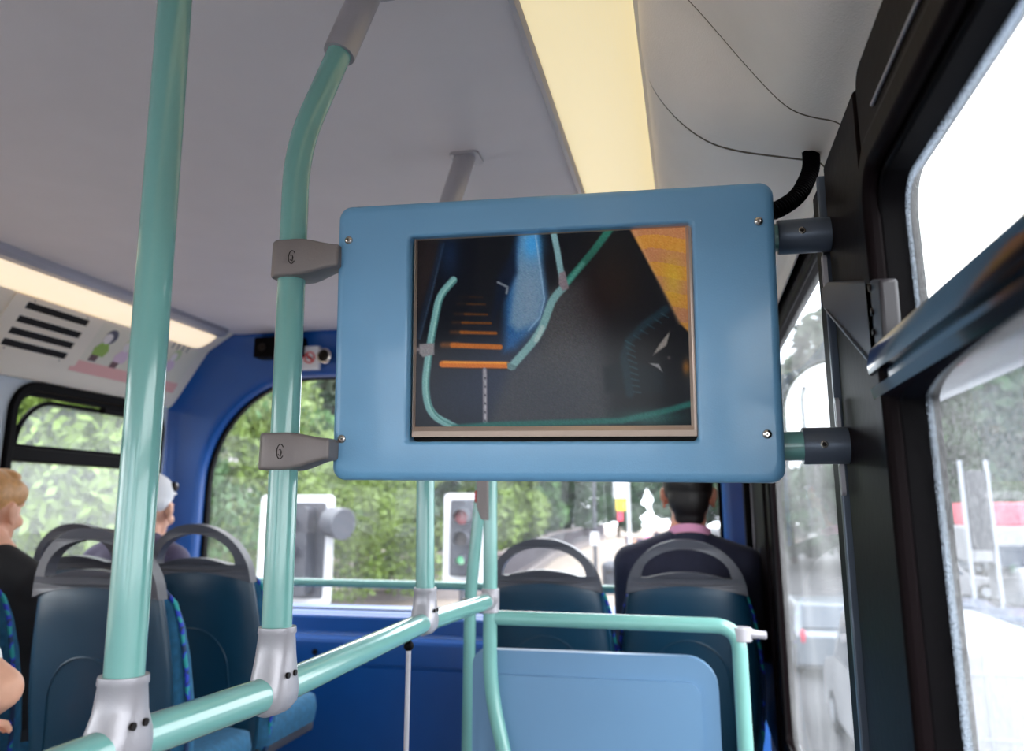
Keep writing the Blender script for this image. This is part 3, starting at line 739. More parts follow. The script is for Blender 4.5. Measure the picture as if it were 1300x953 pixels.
# bell push
p = aty(613, 637, YE)
e = empty('bell_push', (xe-.02, YE, p.z), 'dark grey bell push box with a red button on the end pole', 'bell push')
q = [aty(u, v, YE-.005) for u, v in ((608, 590), (622, 590), (622, 660), (614, 659), (608, 643))]
G().prism([(v.x, v.z) for v in q], [], XZ, YE-.032, YE+.02).out('box', 'bracket', e, bevel=.003)
M['red'] = mat('red_plastic', (214, 34, 40), .35)
pb = aty(606, 630, YE-.005); G().tube([(pb.x-.004, YE-.005, pb.z), (pb.x+.006, YE-.005, pb.z)], .016, 20).out('push_button', 'red', e, bevel=.002)

# hoop rail and pale blue partition ahead of the right seats
YH = YE+.005
e = empty('hoop_rail', (.09, YH, FL), 'teal hoop rail curving down behind the right hand front seats', 'handrail')
hz = aty(770, 788, YH).z
G().tube(fillet([(xe, YH, hz), (.088, YH, hz-.003), (.092, YH, FL)], .055, 12), .0172, 28).out('tube', 'teal', e, auto=60)
pc = aty(944, 803, YH)
g = G(); g.tube([(pc.x-.004, YH, pc.z-.018), (pc.x-.004, YH, pc.z+.012)], .022, 24); g.out('clamp', 'bracketl', e, bevel=.002)
g = G(); g.tube([(pc.x, YH, pc.z), (pc.x+.03, YH, pc.z-.003), (pc.x+.048, YH, pc.z-.004), (pc.x+.05, YH, pc.z-.004)], [.014, .009, .009, .006], 20); g.out('wall_stay', 'bracketl', e)
e = empty('partition_board', (-.26, 2.02, FL), 'pale blue partition panel with a rounded top under the hoop rail', 'panel')
xl_, xr_ = aty(600, 845, 2.0).x, aty(912, 862, 2.0).x
G().prism(rrect(xl_, xr_, FL, aty(750, 829, 2.0).z, (.01, .01, .07, .035)), [], XZ, 2.0, 2.03).out('upper_board', 'panelblue', e, bevel=.008)
G().prism(rrect(xl_+.02, xr_-.04, FL, aty(750, 861, 1.99).z, (.01, .01, .03, .02)), [], XZ, 1.988, 2.001).out('lower_board', 'panelblue', e, bevel=.004)
# rail across the front window
zr_ = aty(450, 740, 3.08).z
e = empty('window_rail', (-1, 3.08, zr_), 'slim teal safety rail running across the front window', 'handrail')
G().tube([(XL+.03, 3.08, zr_), (.25, 3.08, zr_-.004)], .0155, 24).out('tube', 'teal', e)
for x in (-1.95, -.72, .18):
    G().tube([(x, 3.08, zr_), (x, 3.10, zr_-.07), (x, 3.14, -.43)], [.011, .011, .014], 16).out('stay', 'bracketl', e)

# ------------------------------------------------------------------ vent, posters, front bulkhead fittings
N_ = (PB-PA).cross(Vector((0, 1, 0))).normalized()
if N_.x < 0: N_ = -N_
ad_ = (PB-PA).normalized()
pl0 = Vector((-2.045, 0, .668)); pl1 = Vector((-2.172, 0, .475)); adv = (pl1-pl0).normalized(); npl = Vector((-adv.z, 0, adv.x)); npl = npl if npl.x > 0 else -npl
def pan(u, v): 
    q = atpl(u, v, pl0, npl)-pl0; return q.y, q.dot(adv)
def pfn(a, b, d): return pl0+adv*b+Vector((0, a, 0))+npl*d
vent = empty('air_vent', pfn(*pan(58, 418), 0), 'slotted air vent plate in the cream panel below the left light', 'vent')
cs = [pan(*p) for p in ((6, 373), (122, 404), (84, 466), (-38, 428))]
sl = []
for a, b in (((33, 386), (108, 409)), ((22, 401), (101, 427)), ((12, 416), (92, 440)), ((2, 430), (83, 453))):
    (y0, s0), (y1, s1) = pan(*a), pan(*b); sl.append((y0, y1, (s0+s1)/2))
ya, yb = min(x[0] for x in sl), max(x[1] for x in sl); ya = sum(x[0] for x in sl)/4; yb = sum(x[1] for x in sl)/4
hh = (sl[3][2]-sl[0][2])/3*.27
G().prism(rrect(ya-.06, yb+.06, sl[0][2]-.03, sl[3][2]+.03, .01), [rrect(ya, yb, x[2]-hh, x[2]+hh, .001, 1) for x in sl], pfn, .0018, .0055).out('vent_plate', 'cove', vent, bevel=.0012)
G().prism(rrect(ya-.01, yb+.01, sl[0][2]-.02, sl[3][2]+.02, .004), [], pfn, .0006, .002).out('vent_back', 'dark', vent)
for a, b in ((.02, -.02), (yb-ya-.02, -.02), (.02, sl[3][2]-sl[0][2]+.02), (yb-ya-.02, sl[3][2]-sl[0][2]+.02)):
    c = pfn(ya+a-.0, sl[0][2]+b, .0055); G().tube([c, c+npl*.0015], .003, 10).out('rivet', 'bracket', vent)
# posters: cartoon passengers on cream
def flat(name, pts, m, par, d): return G().prism(pts, [], pfn, d, d+.0006).out(name, m, par)
def el(cy, cs_, ry, rs_, n=20, rot=0): return [(cy+ry*math.cos(k*2*math.pi/n)*math.cos(rot)-rs_*math.sin(k*2*math.pi/n)*math.sin(rot), cs_+ry*math.cos(k*2*math.pi/n)*math.sin(rot)+rs_*math.sin(k*2*math.pi/n)*math.cos(rot)) for k in range(n)]
for nm, c in dict(pcream=(232, 224, 204), pgreen=(158, 190, 84), phair=(92, 88, 104), pface=(238, 228, 224), pbrown=(112, 82, 84), ppink=(236, 178, 170), plil=(226, 198, 214), ppale=(196, 208, 160), pink2=(150, 150, 146)).items(): M[nm] = mat('print_'+nm[1:], c, .5, vary=.02)
A0, A1 = pan(128, 402), pan(200, 420)
def poster(y0, y1, label, kind):
    t = empty('poster', pfn((y0+y1)/2, .1, 0), label, 'poster', world_parts=True)
    flat('sheet', rrect(y0, y1, .012, .222, .004), 'pcream', t, .0006)
    flat('pink_ground', rrect(y0+.002, y1-.002, .172, .218, .004), 'ppink', t, .0013)
    return t
y0 = pan(118, 420)[0]; ym = pan(172, 440)[0]; y1 = pan(252, 440)[0]
t = poster(y0, ym+.09, 'cream poster of cartoon passengers next to the air vent', 0)
def person_print(u, v, sc_, hair, face, body, feet, t):
    (a, b) = pan(u, v); r = .026*sc_
    flat('printed_hair', el(a+.006*sc_, b-.006*sc_, r*1.1, r*1.15), hair, t, .0020)
    flat('printed_face', el(a-.006*sc_, b+.004*sc_, r*.78, r*.85), face, t, .0027)
    flat('printed_body', [(a-.02*sc_, b+.024*sc_), (a+.014*sc_, b+.022*sc_), (a+.034*sc_, b+.05*sc_), (a+.022*sc_, b+.078*sc_), (a-.034*sc_, b+.078*sc_), (a-.04*sc_, b+.05*sc_)], body, t, .0020)
    flat('printed_legs', [(a-.034*sc_, b+.076*sc_), (a+.004*sc_, b+.076*sc_), (a+.0*sc_, b+.102*sc_), (a-.036*sc_, b+.102*sc_)], feet, t, .0027)
person_print(139, 429, 1.0, 'phair', 'pface', 'pgreen', 'pbrown', t)
person_print(163, 440, .95, 'ppale', 'pface', 'plil', 'pbrown', t)
t = poster(ym+.10, min(y1+.12, 3.0), 'cream poster with faint printed figures near the blue front corner', 0)
person_print(222, 452, .9, 'ppale', 'pface', 'plil', 'pbrown', t)
for k, u in enumerate((220, 226, 232, 238)):
    a, b = pan(u, 438+k*2); flat('printed_text', [(a-.006, b-.014), (a+.004, b-.014), (a+.004, b+.012), (a-.006, b+.012)], 'pink2', t, .0020)

YS = 3.088
q = [aty(u, v, YS) for u, v in ((330, 431), (372, 427), (374, 452), (331, 456))]
e = empty('sensor_box', q[0], 'black camera box high on the blue bulkhead behind the screen pole', 'camera')
g = G(); x0, x1, z0, z1 = q[0].x, q[1].x+.06, q[3].z, q[0].z; g.prism(rrect(x0, x1, z0, z1, .008), [], XZ, YS-.045, YS+.02); g.out('case', 'black', e, bevel=.004)
c = Vector((x0+.04, YS-.045, (z0+z1)/2)); G().tube([c, c+Vector((0, -.008, 0))], .016, 20).out('lens', 'dksteel', e, bevel=.002)
q0, q1 = aty(383, 440, YS), aty(404, 468, YS)
e = empty('no_smoking_sign', ((q0.x+q1.x)/2, YS, q1.z), 'small white no smoking sign with a red ring above the front window', 'sign')
G().prism(rrect(q0.x, q1.x, q1.z, q0.z, .004), [], XZ, YS-.003, YS+.02).out('plate', 'white', e)
cx, cz, R1 = (q0.x+q1.x)/2, (q0.z+q1.z)/2, .026
circ = lambda r: [(cx+r*math.cos(2*math.pi*k/32), cz+r*math.sin(2*math.pi*k/32)) for k in range(32)]
g = G(); g.prism(circ(R1), [circ(R1-.006)], XZ, YS-.0055, YS-.0035); dd = .707*(R1-.003)
g.add([(cx-dd-.003, YS-.0055, cz+dd-.003), (cx-dd+.003, YS-.0055, cz+dd+.003), (cx+dd+.003, YS-.0055, cz-dd+.003), (cx+dd-.003, YS-.0055, cz-dd-.003)], [(0, 1, 2, 3)]); g.out('red_ring', 'red', e)
g = G(); g.box(cx-.016, cx+.014, YS-.0045, YS-.0035, cz-.003, cz+.003); g.out('cigarette', 'dksteel', e)
q0 = aty(413, 452, YS)
e = empty('periscope_mirror', (q0.x, YS, q0.z), 'round chrome rimmed mirror above the front window, beside the sign', 'mirror')
G().loft([[Vector((q0.x+r*math.cos(k*math.pi/14), y, q0.z+r*math.sin(k*math.pi/14))) for k in range(28)] for r, y in ((.03, YS+.02), (.034, YS-.004), (.032, YS-.016), (.026, YS-.018), (.022, YS-.01))]).out('rim', 'chrome', e, auto=50)
G().ball((q0.x, YS-.008, q0.z), (.023, .008, .023), 20, 10).out('lens', 'dksteel', e)

# ------------------------------------------------------------------ seats
def shear(p): return Vector((p.x, p.y-.13*(p.z-.5), p.z))
def seat_proto():
    """local: floor z=0, back surface of the shell near y=0, facing +Y"""
    e = empty('bus_chair', (0, 0, 0), world_parts=False)
    hw = [(.30, .165), (.40, .185), (.50, .197), (.60, .203), (.68, .200), (.74, .193), (.80, .184), (.84, .177)]
    def sec(w_, t0, t1, z, ex=5, n=40):
        s_ = []
        for k in range(n):
            a = 2*math.pi*k/n; c, s1 = math.cos(a), math.sin(a)
            x = w_*math.copysign(abs(c)**(2/ex), c); y = (t0+t1)/2+(t1-t0)/2*math.copysign(abs(s1)**(2/2.6), s1)
            y += .03*(x/w_)**2*(w_/.2)
            s_.append(shear(Vector((x, y, z))))
        return s_
    sh = G().loft([sec(w_, 0, .05, z) for z, w_ in hw]+[sec(.172, .003, .046, .856), sec(.15, .004, .044, .872)]).out('back_shell', 'seatback', e, auto=60)
    # embossed arch on the shell
    def surf(x, z, w_): return shear(Vector((x, .03*(x/w_)**2+.0005+.012*max(0, abs(x/w_)-.6), z)))
    pts = [surf(.115*math.cos(R_(a)), .60+.115*math.sin(R_(a)), .2) for a in range(0, 181, 9)]
    pts = [surf(.135, .40, .19), surf(.125, .50, .195)]+pts+[surf(-.125, .50, .195), surf(-.135, .40, .19)]
    G().tube(pts, .0028, 8).out('embossed_line', 'seatback', sh)
    # grey trim carrying the grab handle: one outline with the hand hole
    o = []
    zb, ap = .835, 1.008
    for k in range(33):
        a = math.pi*k/32; c = math.cos(a); s1 = math.sin(a)
        x = .179*math.copysign(abs(c), c); z = zb+.01+(ap-zb-.01)*abs(s1)
        o.append((x, z))
    o = [(.181, zb+.008)]+o[1:-1]+[(-.181, zb+.008)]
    for k in range(1, 16):
        x = -.181+.362*k/16; o.append((x, zb+.008+.028*(1-(x/.181)**2)))
    hol = []
    for k in range(25):
        a = math.pi*k/24; c = math.cos(a)
        hol.append((.134*math.copysign(abs(c), c), .893+.086*math.sin(a) if 0 < k < 24 else .893))
    for k in range(1, 12):
        x = -.134+.268*k/12; hol.append((x, .886+.026*(1-(x/.134)**2)))
    hol = hol[::-1]
    def tf(a, b, d): return shear(Vector((a, .006+d+.03*(a/.2)**2, b)))
    g = G(); g.prism(o, [hol], tf, -.003, .034); g.out('grab_handle', 'trim', e, bevel=.008, segs=3, auto=30)
    # back cushion, wider and in front, with patterned piping
    cu = G().loft([sec(w_, .052, y1, z, 4) for w_, y1, z in ((.19, .10, .36), (.205, .125, .40), (.212, .13, .5), (.214, .125, .6), (.208, .115, .7), (.196, .105, .78), (.18, .095, .83), (.15, .08, .855))]).out('back_cushion', 'cushion', e, auto=70)
    for s_ in (-1, 1):
        pp = [shear(Vector((s_*w_, .066+.03*(w_/.2), z))) for w_, z in ((.188, .36), (.205, .42), (.213, .5), (.216, .6), (.211, .68), (.204, .73), (.197, .78), (.182, .83), (.15, .862))]
        G().tube(pp, .0055, 10).out('piping', 'piping', cu)
    G().loft([[Vector((x, y, z)) for x, y in rrect(-.21+i_, .21-i_, .06+i_, .46-i_, .06)] for z, i_ in ((.37, .03), (.38, .005), (.42, 0), (.455, .006), (.465, .03))]).out('seat_cushion', 'cushion', e, auto=60)
    g = G(); g.box(-.18, .18, .08, .46, .34, .37); g.out('seat_frame', 'trim', e, bevel=.008)
    g = G(); g.loft([[Vector((x, y, z)) for x, y in rrect(-a, a, .2-b, .2+b, .03)] for z, a, b in ((0, .12, .12), (.02, .11, .11), (.05, .05, .06), (.34, .05, .09))]); g.out('pedestal', 'trim', e, auto=40)
    return e
pm = bpy.data.materials.new('patterned_piping'); pm.use_nodes = True
nn = pm.node_tree; b = nn.nodes['Principled BSDF']; b.inputs['Roughness'].default_value = .7
t_ = nn.nodes.new('ShaderNodeTexCoord'); no = nn.nodes.new('ShaderNodeTexNoise'); no.inputs['Scale'].default_value = 26; r_ = nn.nodes.new('ShaderNodeValToRGB'); r_.color_ramp.interpolation = 'CONSTANT'
r_.color_ramp.elements[0].color = (*lin((20, 50, 90)), 1); r_.color_ramp.elements[1].position = .48; r_.color_ramp.elements[1].color = (*lin((36, 60, 190)), 1)
q_ = r_.color_ramp.elements.new(.56); q_.color = (*lin((30, 150, 150)), 1)
nn.links.new(t_.outputs['Object'], no.inputs['Vector']); nn.links.new(no.outputs['Fac'], r_.inputs['Fac']); nn.links.new(r_.outputs['Color'], b.inputs['Base Color'])
M['piping'] = pm
seats = [(-.032, 2.58, 'teal seat with grey handle directly behind the man in the navy suit'),
 (-.467, 2.58, 'empty teal seat with grey handle left of the navy suited man'),
 (-1.49, 2.28, 'empty dark teal seat with grey handle beside the blue left front corner'),
 (-1.93, 2.30, 'dark teal seat under the man in the white cap, mostly hidden'),
 (-1.455, 1.80, 'large dark teal seat with grey handle directly behind the nearest pole'),
 (-1.985, 1.82, 'dark teal seat with patterned piping at the left edge behind the blonde woman')]
proto = None
for x, y, lab in seats:
    if proto is None: proto = seat_proto(); o = proto
    else: o = copy_tree(proto)
    o.location = (x, y, FL); o.scale.z = 1.045 if x < -1 else 1.0; tag(o, lab, 'chair', 'teal bus seats')

# ------------------------------------------------------------------ passengers
def headparts(c, yaw, s=1.0, tilt=0):
    c = Vector(c); Rm = Matrix.Rotation(yaw, 3, 'Z') @ Matrix.Rotation(tilt, 3, 'X')
    T = lambda x, y, z: c+Rm @ Vector((x*s, y*s, z*s))
    B = lambda p, r: ('b', T(*p), tuple(q*s for q in r), Rm)
    P = [B((0, -.012, .035), (.076, .096, .088)), B((0, .02, -.01), (.066, .072, .085)), B((0, .035, -.062), (.048, .052, .05)), B((0, .07, -.095), (.024, .022, .02)),
         B((0, .094, -.012), (.012, .016, .03)), B((0, .104, -.032), (.016, .015, .012)), B((0, .082, .022), (.055, .018, .012)), B((0, .088, -.058), (.024, .012, .006)), B((0, .086, -.069), (.021, .012, .007)),
         B((.031, .078, .003), (.014, .011, .009)), B((-.031, .078, .003), (.014, .011, .009)), B((.045, .06, -.03), (.022, .02, .02)), B((-.045, .06, -.03), (.022, .02, .02))]
    for sg in (-1, 1):
        P += [B((sg*.079, -.004, -.005), (.007, .020, .032)), B((sg*.086, -.012, .006), (.006, .017, .022)), B((sg*.079, 0, -.03), (.006, .010, .012))]
    return P, T, B, Rm
def passenger(loc, head, yaw, sh_z, sh_w, lab, skin, cloth, hair, s=1.0, hip_z=FL+.46, vox=.006):
    """seated figure facing +Y; loc = x, y of the spine"""
    x, y = loc
    e = empty('person', (x, y+.1, FL), lab, 'person', world_parts=True)
    hp, T, B, Rm = headparts(head, yaw, s)
    nb = Vector((x, y+.0, sh_z+.045)); hd = Vector(head)
    body = hp+[('c', nb+Vector((0, 0, -.04)), hd+Rm @ Vector((0, -.02, -.06*s)), .062*s, .054*s)]
    body += [('b', (x, y+.01, sh_z-.16), (sh_w*.40, .105, .20)), ('b', (x, y+.02, hip_z+.10), (.15, .11, .14))]
    for sg in (-1, 1):
        S = Vector((x+sg*(sh_w/2-.075), y, sh_z-.085)); E = Vector((x+sg*(sh_w/2-.035), y+.06, sh_z-.33)); W = Vector((x+sg*.13, y+.30, sh_z-.36))
        body += [('c', nb+Vector((0, 0, -.05)), S, .04, .04), ('c', S, E, .040, .034), ('c', E, W, .036, .025)]
        H = Vector((x+sg*.09, y+.02, hip_z+.03)); K = Vector((x+sg*.11, y+.40, hip_z+.0)); A = Vector((x+sg*.11, y+.34, FL+.09))
        body += [('c', H, K, .07, .052), ('c', K, A, .052, .034), ('b', (A.x, A.y+.06, FL+.035), (.042, .12, .033))]
        body += [('b', W+Vector((-sg*.02, .04, -.01)), (.03, .042, .014))]
        for i in range(4):
            f0 = W+Vector((-sg*(.001+.012*i)+sg*-.0, .075, -.012)); f0.x = W.x-sg*(.0+.014*i)+sg*.004
            f1 = f0+Vector((0, .035-.004*abs(i-1.5), -.006)); f2 = f1+Vector((0, .018, -.022))
            body += [('c', f0, f1, .0085, .008), ('c', f1, f2, .008, .007)]
        th = W+Vector((-sg*.045, .035, 0)); body += [('c', th, th+Vector((-sg*.02, .035, 0)), .010, .009)]
    blob('body', body, skin, e, vox, 4)
    # jacket: torso, shoulders and sleeves a finger's width larger
    k = .02; J = [('b', (x, y+.0, sh_z-.14), (sh_w*.40+k, .125, .175)), ('b', (x, y+.01, sh_z-.30), (sh_w*.385+k*.5, .13, .26)), ('b', (x, y+.02, hip_z+.12), (.19, .14, .16))]
    for sg in (-1, 1):
        S = Vector((x+sg*(sh_w/2-.068), y-.005, sh_z-.062)); E = Vector((x+sg*(sh_w/2-.052), y+.06, sh_z-.33)); W = Vector((x+sg*.14, y+.28, sh_z-.36))
        J += [('c', nb+Vector((sg*.03, -.01, -.055)), S, .062, .06), ('c', S, E, .062, .052), ('c', E, W, .052, .04)]
    blob('jacket', J, cloth, e, vox*1.4, 5)
    TR = []
    for sg in (-1, 1):
        H = Vector((x+sg*.09, y+.02, hip_z+.03)); K = Vector((x+sg*.11, y+.41, hip_z+.0)); A = Vector((x+sg*.11, y+.35, FL+.12))
        TR += [('c', H, K, .085, .066), ('c', K, A, .066, .05)]
    blob('trousers', TR, 'trousers', e, .012, 3)
    return e, T, B, nb
# suited man, right front seat
e, T, B, nb = passenger((-.028, 2.80), (-.014, 2.835, .040), 0, -.118, .50, 'dark haired man in a navy suit and pink collar seen from behind', 'skin2', 'suit', 'hairdk', 1.04)
blob('hair', [B((0, -.026, .045), (.081, .092, .086)), B((0, -.062, -.01), (.066, .05, .066)), B((0, -.058, -.062), (.048, .035, .040)), B((.066, -.012, .035), (.014, .05, .045)), B((-.066, -.012, .035), (.014, .05, .045))], 'hairdk', e, .005, 3)
g = G()
def collar(e, c, r, h, lean, m, name, ry=None):
    secs = []
    for i_, (rr, z) in enumerate(((r, 0), (r*.97, h), (r*.97-.004, h+.001), (r-.006, 0))):
        secs.append([Vector((c[0]+rr*math.sin(2*math.pi*k/36), c[1]-(ry or rr)*math.cos(2*math.pi*k/36)*rr/r, c[2]+z-lean*(1-math.cos(2*math.pi*k/36))/2)) for k in range(36)])
    return G().loft(secs, cap=False).out(name, m, e, auto=60)
collar(e, (nb.x+.012, nb.y+.004, -.075), .072, .026, .05, 'pink', 'shirt_collar')
collar(e, (nb.x+.012, nb.y+.0, -.125), .086, .048, .07, 'suit', 'jacket_collar')
# blonde woman, left
e, T, B, nb = passenger((-1.965, 1.99), (-2.02, 2.00, -.01), R_(8), -.15, .41, 'blonde woman in a black jacket at the left edge, hair tied back', 'skin', 'blackcl', 'hairbl', 1.0)
blob('hair', [B((0, -.028, .05), (.082, .090, .078)), B((0, -.06, .005), (.070, .056, .06)), B((.059, .012, .052), (.027, .062, .042)), B((-.062, .005, .055), (.024, .06, .045)), B((0, .03, .098), (.06, .05, .03)), B((0, -.11, -.01), (.026, .03, .026)), B((0, -.125, -.05), (.02, .02, .06))], 'hairbl', e, .0055, 3)
# man with white cap, left front
hx = aty(180, 640, 2.52)
e, T, B, nb = passenger((hx.x-.0, 2.52), (hx.x+.015, 2.54, -.01), R_(10), -.12, .42, 'man in a plum jacket and white cap behind the nearest pole', 'skin', 'purple', 'hairdk', 1.0)
cap = blob('cap', [B((0, -.016, .062), (.084, .100, .075)), B((0, -.03, .03), (.083, .085, .05)), B((0, .085, .062), (.055, .055, .010))], 'white', e, .005, 3)
blob('cap_badge', [B((.075, .02, .085), (.014, .022, .018))], 'dksteel', cap, .004, 1)
# passenger with an elbow at the lower left corner
pe = aty(14, 848, 1.28)
e = empty('person', (-1.5, 1.2, FL), 'passenger at the lower left corner, only a bare elbow and white sleeve showing', 'person')
hp, T_, B_, Rm = headparts((-1.56, 1.27, .02), 0, 1)
xs_ = -1.56
el_ = Vector((pe.x-.015, 1.28, pe.z-.035)); shd = Vector((-1.42, 1.22, -.17)); wr_ = Vector((-1.46, 1.42, pe.z-.16))
bd = hp+[('c', (xs_, 1.22, -.16), (xs_, 1.24, -.03), .06, .054), ('b', (xs_, 1.23, -.32), (.16, .10, .2)), ('b', (xs_, 1.24, -.53), (.15, .11, .14)),
  ('c', (xs_, 1.22, -.15), shd, .05, .05), ('c', shd, el_, .045, .036), ('c', el_, wr_, .037, .026), ('b', wr_+Vector((-.01, .05, 0)), (.03, .045, .016)),
  ('c', (xs_, 1.22, -.15), (-1.70, 1.22, -.18), .05, .05), ('c', (-1.70, 1.22, -.18), (-1.72, 1.26, -.45), .045, .036), ('c', (-1.72, 1.26, -.45), (-1.64, 1.46, -.5), .036, .026)]
for i in range(4):
    f0 = wr_+Vector((.02-.015*i, .085, 0)); bd += [('c', f0, f0+Vector((0, .035-.005*abs(i-1.5), -.004)), .0085, .008), ('c', f0+Vector((0, .035, -.004)), f0+Vector((0, .05, -.025)), .008, .007)]
bd += [('c', wr_+Vector((-.04, .03, 0)), wr_+Vector((-.065, .065, 0)), .010, .009)]
for sg in (-1, 1):
    bd += [('c', (xs_+sg*.09, 1.26, -.6), (xs_+sg*.1, 1.62, -.6), .07, .052), ('c', (xs_+sg*.1, 1.62, -.6), (xs_+sg*.1, 1.62, FL+.08), .05, .034), ('b', (xs_+sg*.1, 1.68, FL+.035), (.042, .12, .033))]
blob('body', bd, 'skin', e, .007, 4)
blob('shirt', [('b', (xs_, 1.23, -.30), (.18, .115, .2)), ('b', (xs_, 1.24, -.50), (.175, .125, .18)), ('c', (xs_, 1.22, -.17), shd, .055, .058), ('c', shd, shd.lerp(el_, .72), .056, .052), ('c', (xs_, 1.22, -.17), (-1.70, 1.22, -.18), .055, .056), ('c', (-1.70, 1.22, -.18), (-1.715, 1.25, -.36), .056, .05)], 'white', e, .009, 4)
blob('hair', [B_((0, -.028, .05), (.082, .090, .078)), B_((0, -.06, -.02), (.070, .056, .08))], 'hairdk', e, .007, 3)
o = copy_tree(proto); o.location = (-1.56, 1.10, FL); tag(o, 'dark teal seat outside the left edge holding the bare armed passenger', 'chair', 'teal bus seats')

# ------------------------------------------------------------------ the street outside
GR = -3.4
M['road'] = mat('pale_asphalt', (62, 62, 68), .85, vary=.15, vscale=1.5)
M['pave'] = mat('pale_paving', (132, 120, 110), .85, vary=.08, vscale=.6)
M['leafA'] = mat('leaf_green', (50, 88, 34), .6, vary=.5, vscale=.5)
M['leafB'] = mat('leaf_yellow_green', (90, 112, 42), .6, vary=.45, vscale=.5)
M['leafC'] = mat('leaf_dark_green', (30, 58, 30), .6, vary=.5, vscale=.5)
M['bark'] = mat('bark', (84, 72, 62), .9, vary=.2)
M['stone'] = mat('pale_stone', (170, 167, 170), .85, vary=.06, vscale=.4)
M['pinkst'] = mat('plain_pinkish', (222, 180, 180), .85, vary=.06, vscale=.4)
M['fence'] = mat('dark_fence_metal', (64, 60, 70), .6, vary=.1)
M['kerb'] = mat('granite_plinth', (116, 108, 108), .85, vary=.1)
M['sigw'] = mat('white_signal_border', (180, 182, 188), .5, vary=.02)
M['sigb'] = mat('signal_black', (44, 46, 56), .45, vary=.1)
M['siggrey'] = mat('signal_hood_grey', (54, 56, 66), .45, vary=.05)
M['yellow'] = mat('yellow_sign', (205, 180, 50), .5, vary=.03)
M['vwhite'] = mat('white_vehicle_paint', (136, 138, 146), .5, coat=.1, vary=.02)
M['vred'] = mat('red_vehicle_paint', (206, 62, 88), .35, coat=.3, vary=.04)
M['vdark'] = mat('dark_blue_vehicle_paint', (52, 66, 92), .3, coat=.4, vary=.05)
M['vsilver'] = mat('silver_vehicle_paint', (120, 128, 140), .3, metal=.3, coat=.3, vary=.03)
M['vglass'] = mat('vehicle_glass', (54, 64, 80), .1, coat=.5, vary=.05)
M['vtrim'] = mat('vehicle_grey_trim', (150, 156, 168), .4, vary=.04)
M['tyre'] = mat('tyre', (26, 26, 28), .8)
M['brick'] = mat('red_brick', (150, 96, 92), .85, vary=.15, vscale=2)
struct(G().box(-1.8, 90, -40, 160, GR-.12, GR-.1).out('ground_road', 'road')).name = 'ground_road'
struct(G().box(-60, -1.8, -40, 160, GR-.12, GR).out('ground_pavement', 'pave'))

def leafmesh(name, blobs, n, size, m):
    """many small leaves spread through the crown's clumps"""
    vs, fs = [], []
    wts = np.array([b[1][0]*b[1][1]*b[1][2] for b in blobs])**.75; wts /= wts.sum()
    pick = rng.choice(len(blobs), n, p=wts)
    d = rng.normal(size=(n, 3)); d /= np.linalg.norm(d, axis=1)[:, None]; r = rng.uniform(.55, 1, n)**.5
    a = rng.normal(size=(n, 3)); a /= np.linalg.norm(a, axis=1)[:, None]
    b = np.cross(a, rng.normal(size=(n, 3))); b /= np.linalg.norm(b, axis=1)[:, None]
    cc = np.array([q[0] for q in blobs])[pick]; rr = np.array([q[1] for q in blobs])[pick]
    p = cc+d*r[:, None]*rr; s_ = size*rng.uniform(.6, 1.3, n)[:, None]
    q = np.stack([p-a*s_, p+b*s_*.45, p+a*s_, p-b*s_*.45], 1).reshape(-1, 3)
    f = np.arange(4*n).reshape(-1, 4)
    me = bpy.data.meshes.new(name); me.from_pydata(q.tolist(), [], f.tolist()); me.materials.append(M[m]); return me
def crown(h, w, n=16):
    return [((rng.uniform(-w*.6, w*.6), rng.uniform(-w*.6, w*.6), h*rng.uniform(.18, .9)), (w*rng.uniform(.28, .5),)*2+(h*rng.uniform(.10, .2),)) for _ in range(n)]
crowns = {}
for key, m, n in (('A', 'leafA', 15000), ('B', 'leafB', 14000), ('C', 'leafC', 15000)):
    crowns[key] = leafmesh('crown_'+key, crown(9, 4.2, 22), n, .30, m)
trunkm = G().tube([(0, 0, 0), (.05, 0, 2), (-.1, .1, 5)], [.28, .22, .12], 10).out('trunk', 'bark')
trunk_me = trunkm.data; bpy.data.objects.remove(trunkm)
def tree(x, y, s, key, lab, grp, sz=1.0):
    e = empty('tree', (x, y, GR), lab, 'tree', grp, world_parts=False); e.scale = (s, s, s*sz); e.rotation_euler.z = random.uniform(0, 6)
    for nm, me in (('crown', crowns[key]), ('trunk', trunk_me)):
        o = bpy.data.objects.new(nm, me); COL.objects.link(o); o.parent = e
GA = 'green trees behind the roadside fence'
T1 = [(-17.0, 40, 1.25, 'C'), (-19, 47, 1.3, 'C'), (-15.8, 46, 1.05, 'A'), (-19, 36, .9, 'A'), (-13.5, 44, .8, 'A'), (-17, 56, 1.4, 'A')]
labs = ['dark green tree left of the screen seen through the front window', 'dark green tree furthest left beyond the front window', 'mid green tree behind the first traffic signal', 'mid green bushy tree standing close behind the railings on the left', 'low green tree behind the second traffic signal', 'pale green tree at the far left, next to the pale building']
for q, l in zip(T1, labs): tree(*q, l, GA)
T2 = [(-12.0, 42, .8, 'B'), (-12.6, 50, .95, 'B'), (-12.6, 60, .9, 'A'), (-12, 74, .9, 'C'), (-9, 100, .9, 'C'), (-3, 120, 1.1, 'C'), (4, 125, 1.2, 'C')]
labs = ['yellow green tree just right of the bell push pole', 'bright yellow green tree behind the railings, above the empty seat', 'green tree further along the railings', 'dark green tree near the far end of the railings', 'distant dark tree behind the bus stop signs', 'distant dark tree left of the suited man\'s head', 'distant dark tree hidden behind the suited man']
for q, l in zip(T2, labs): tree(*q, l, GA)
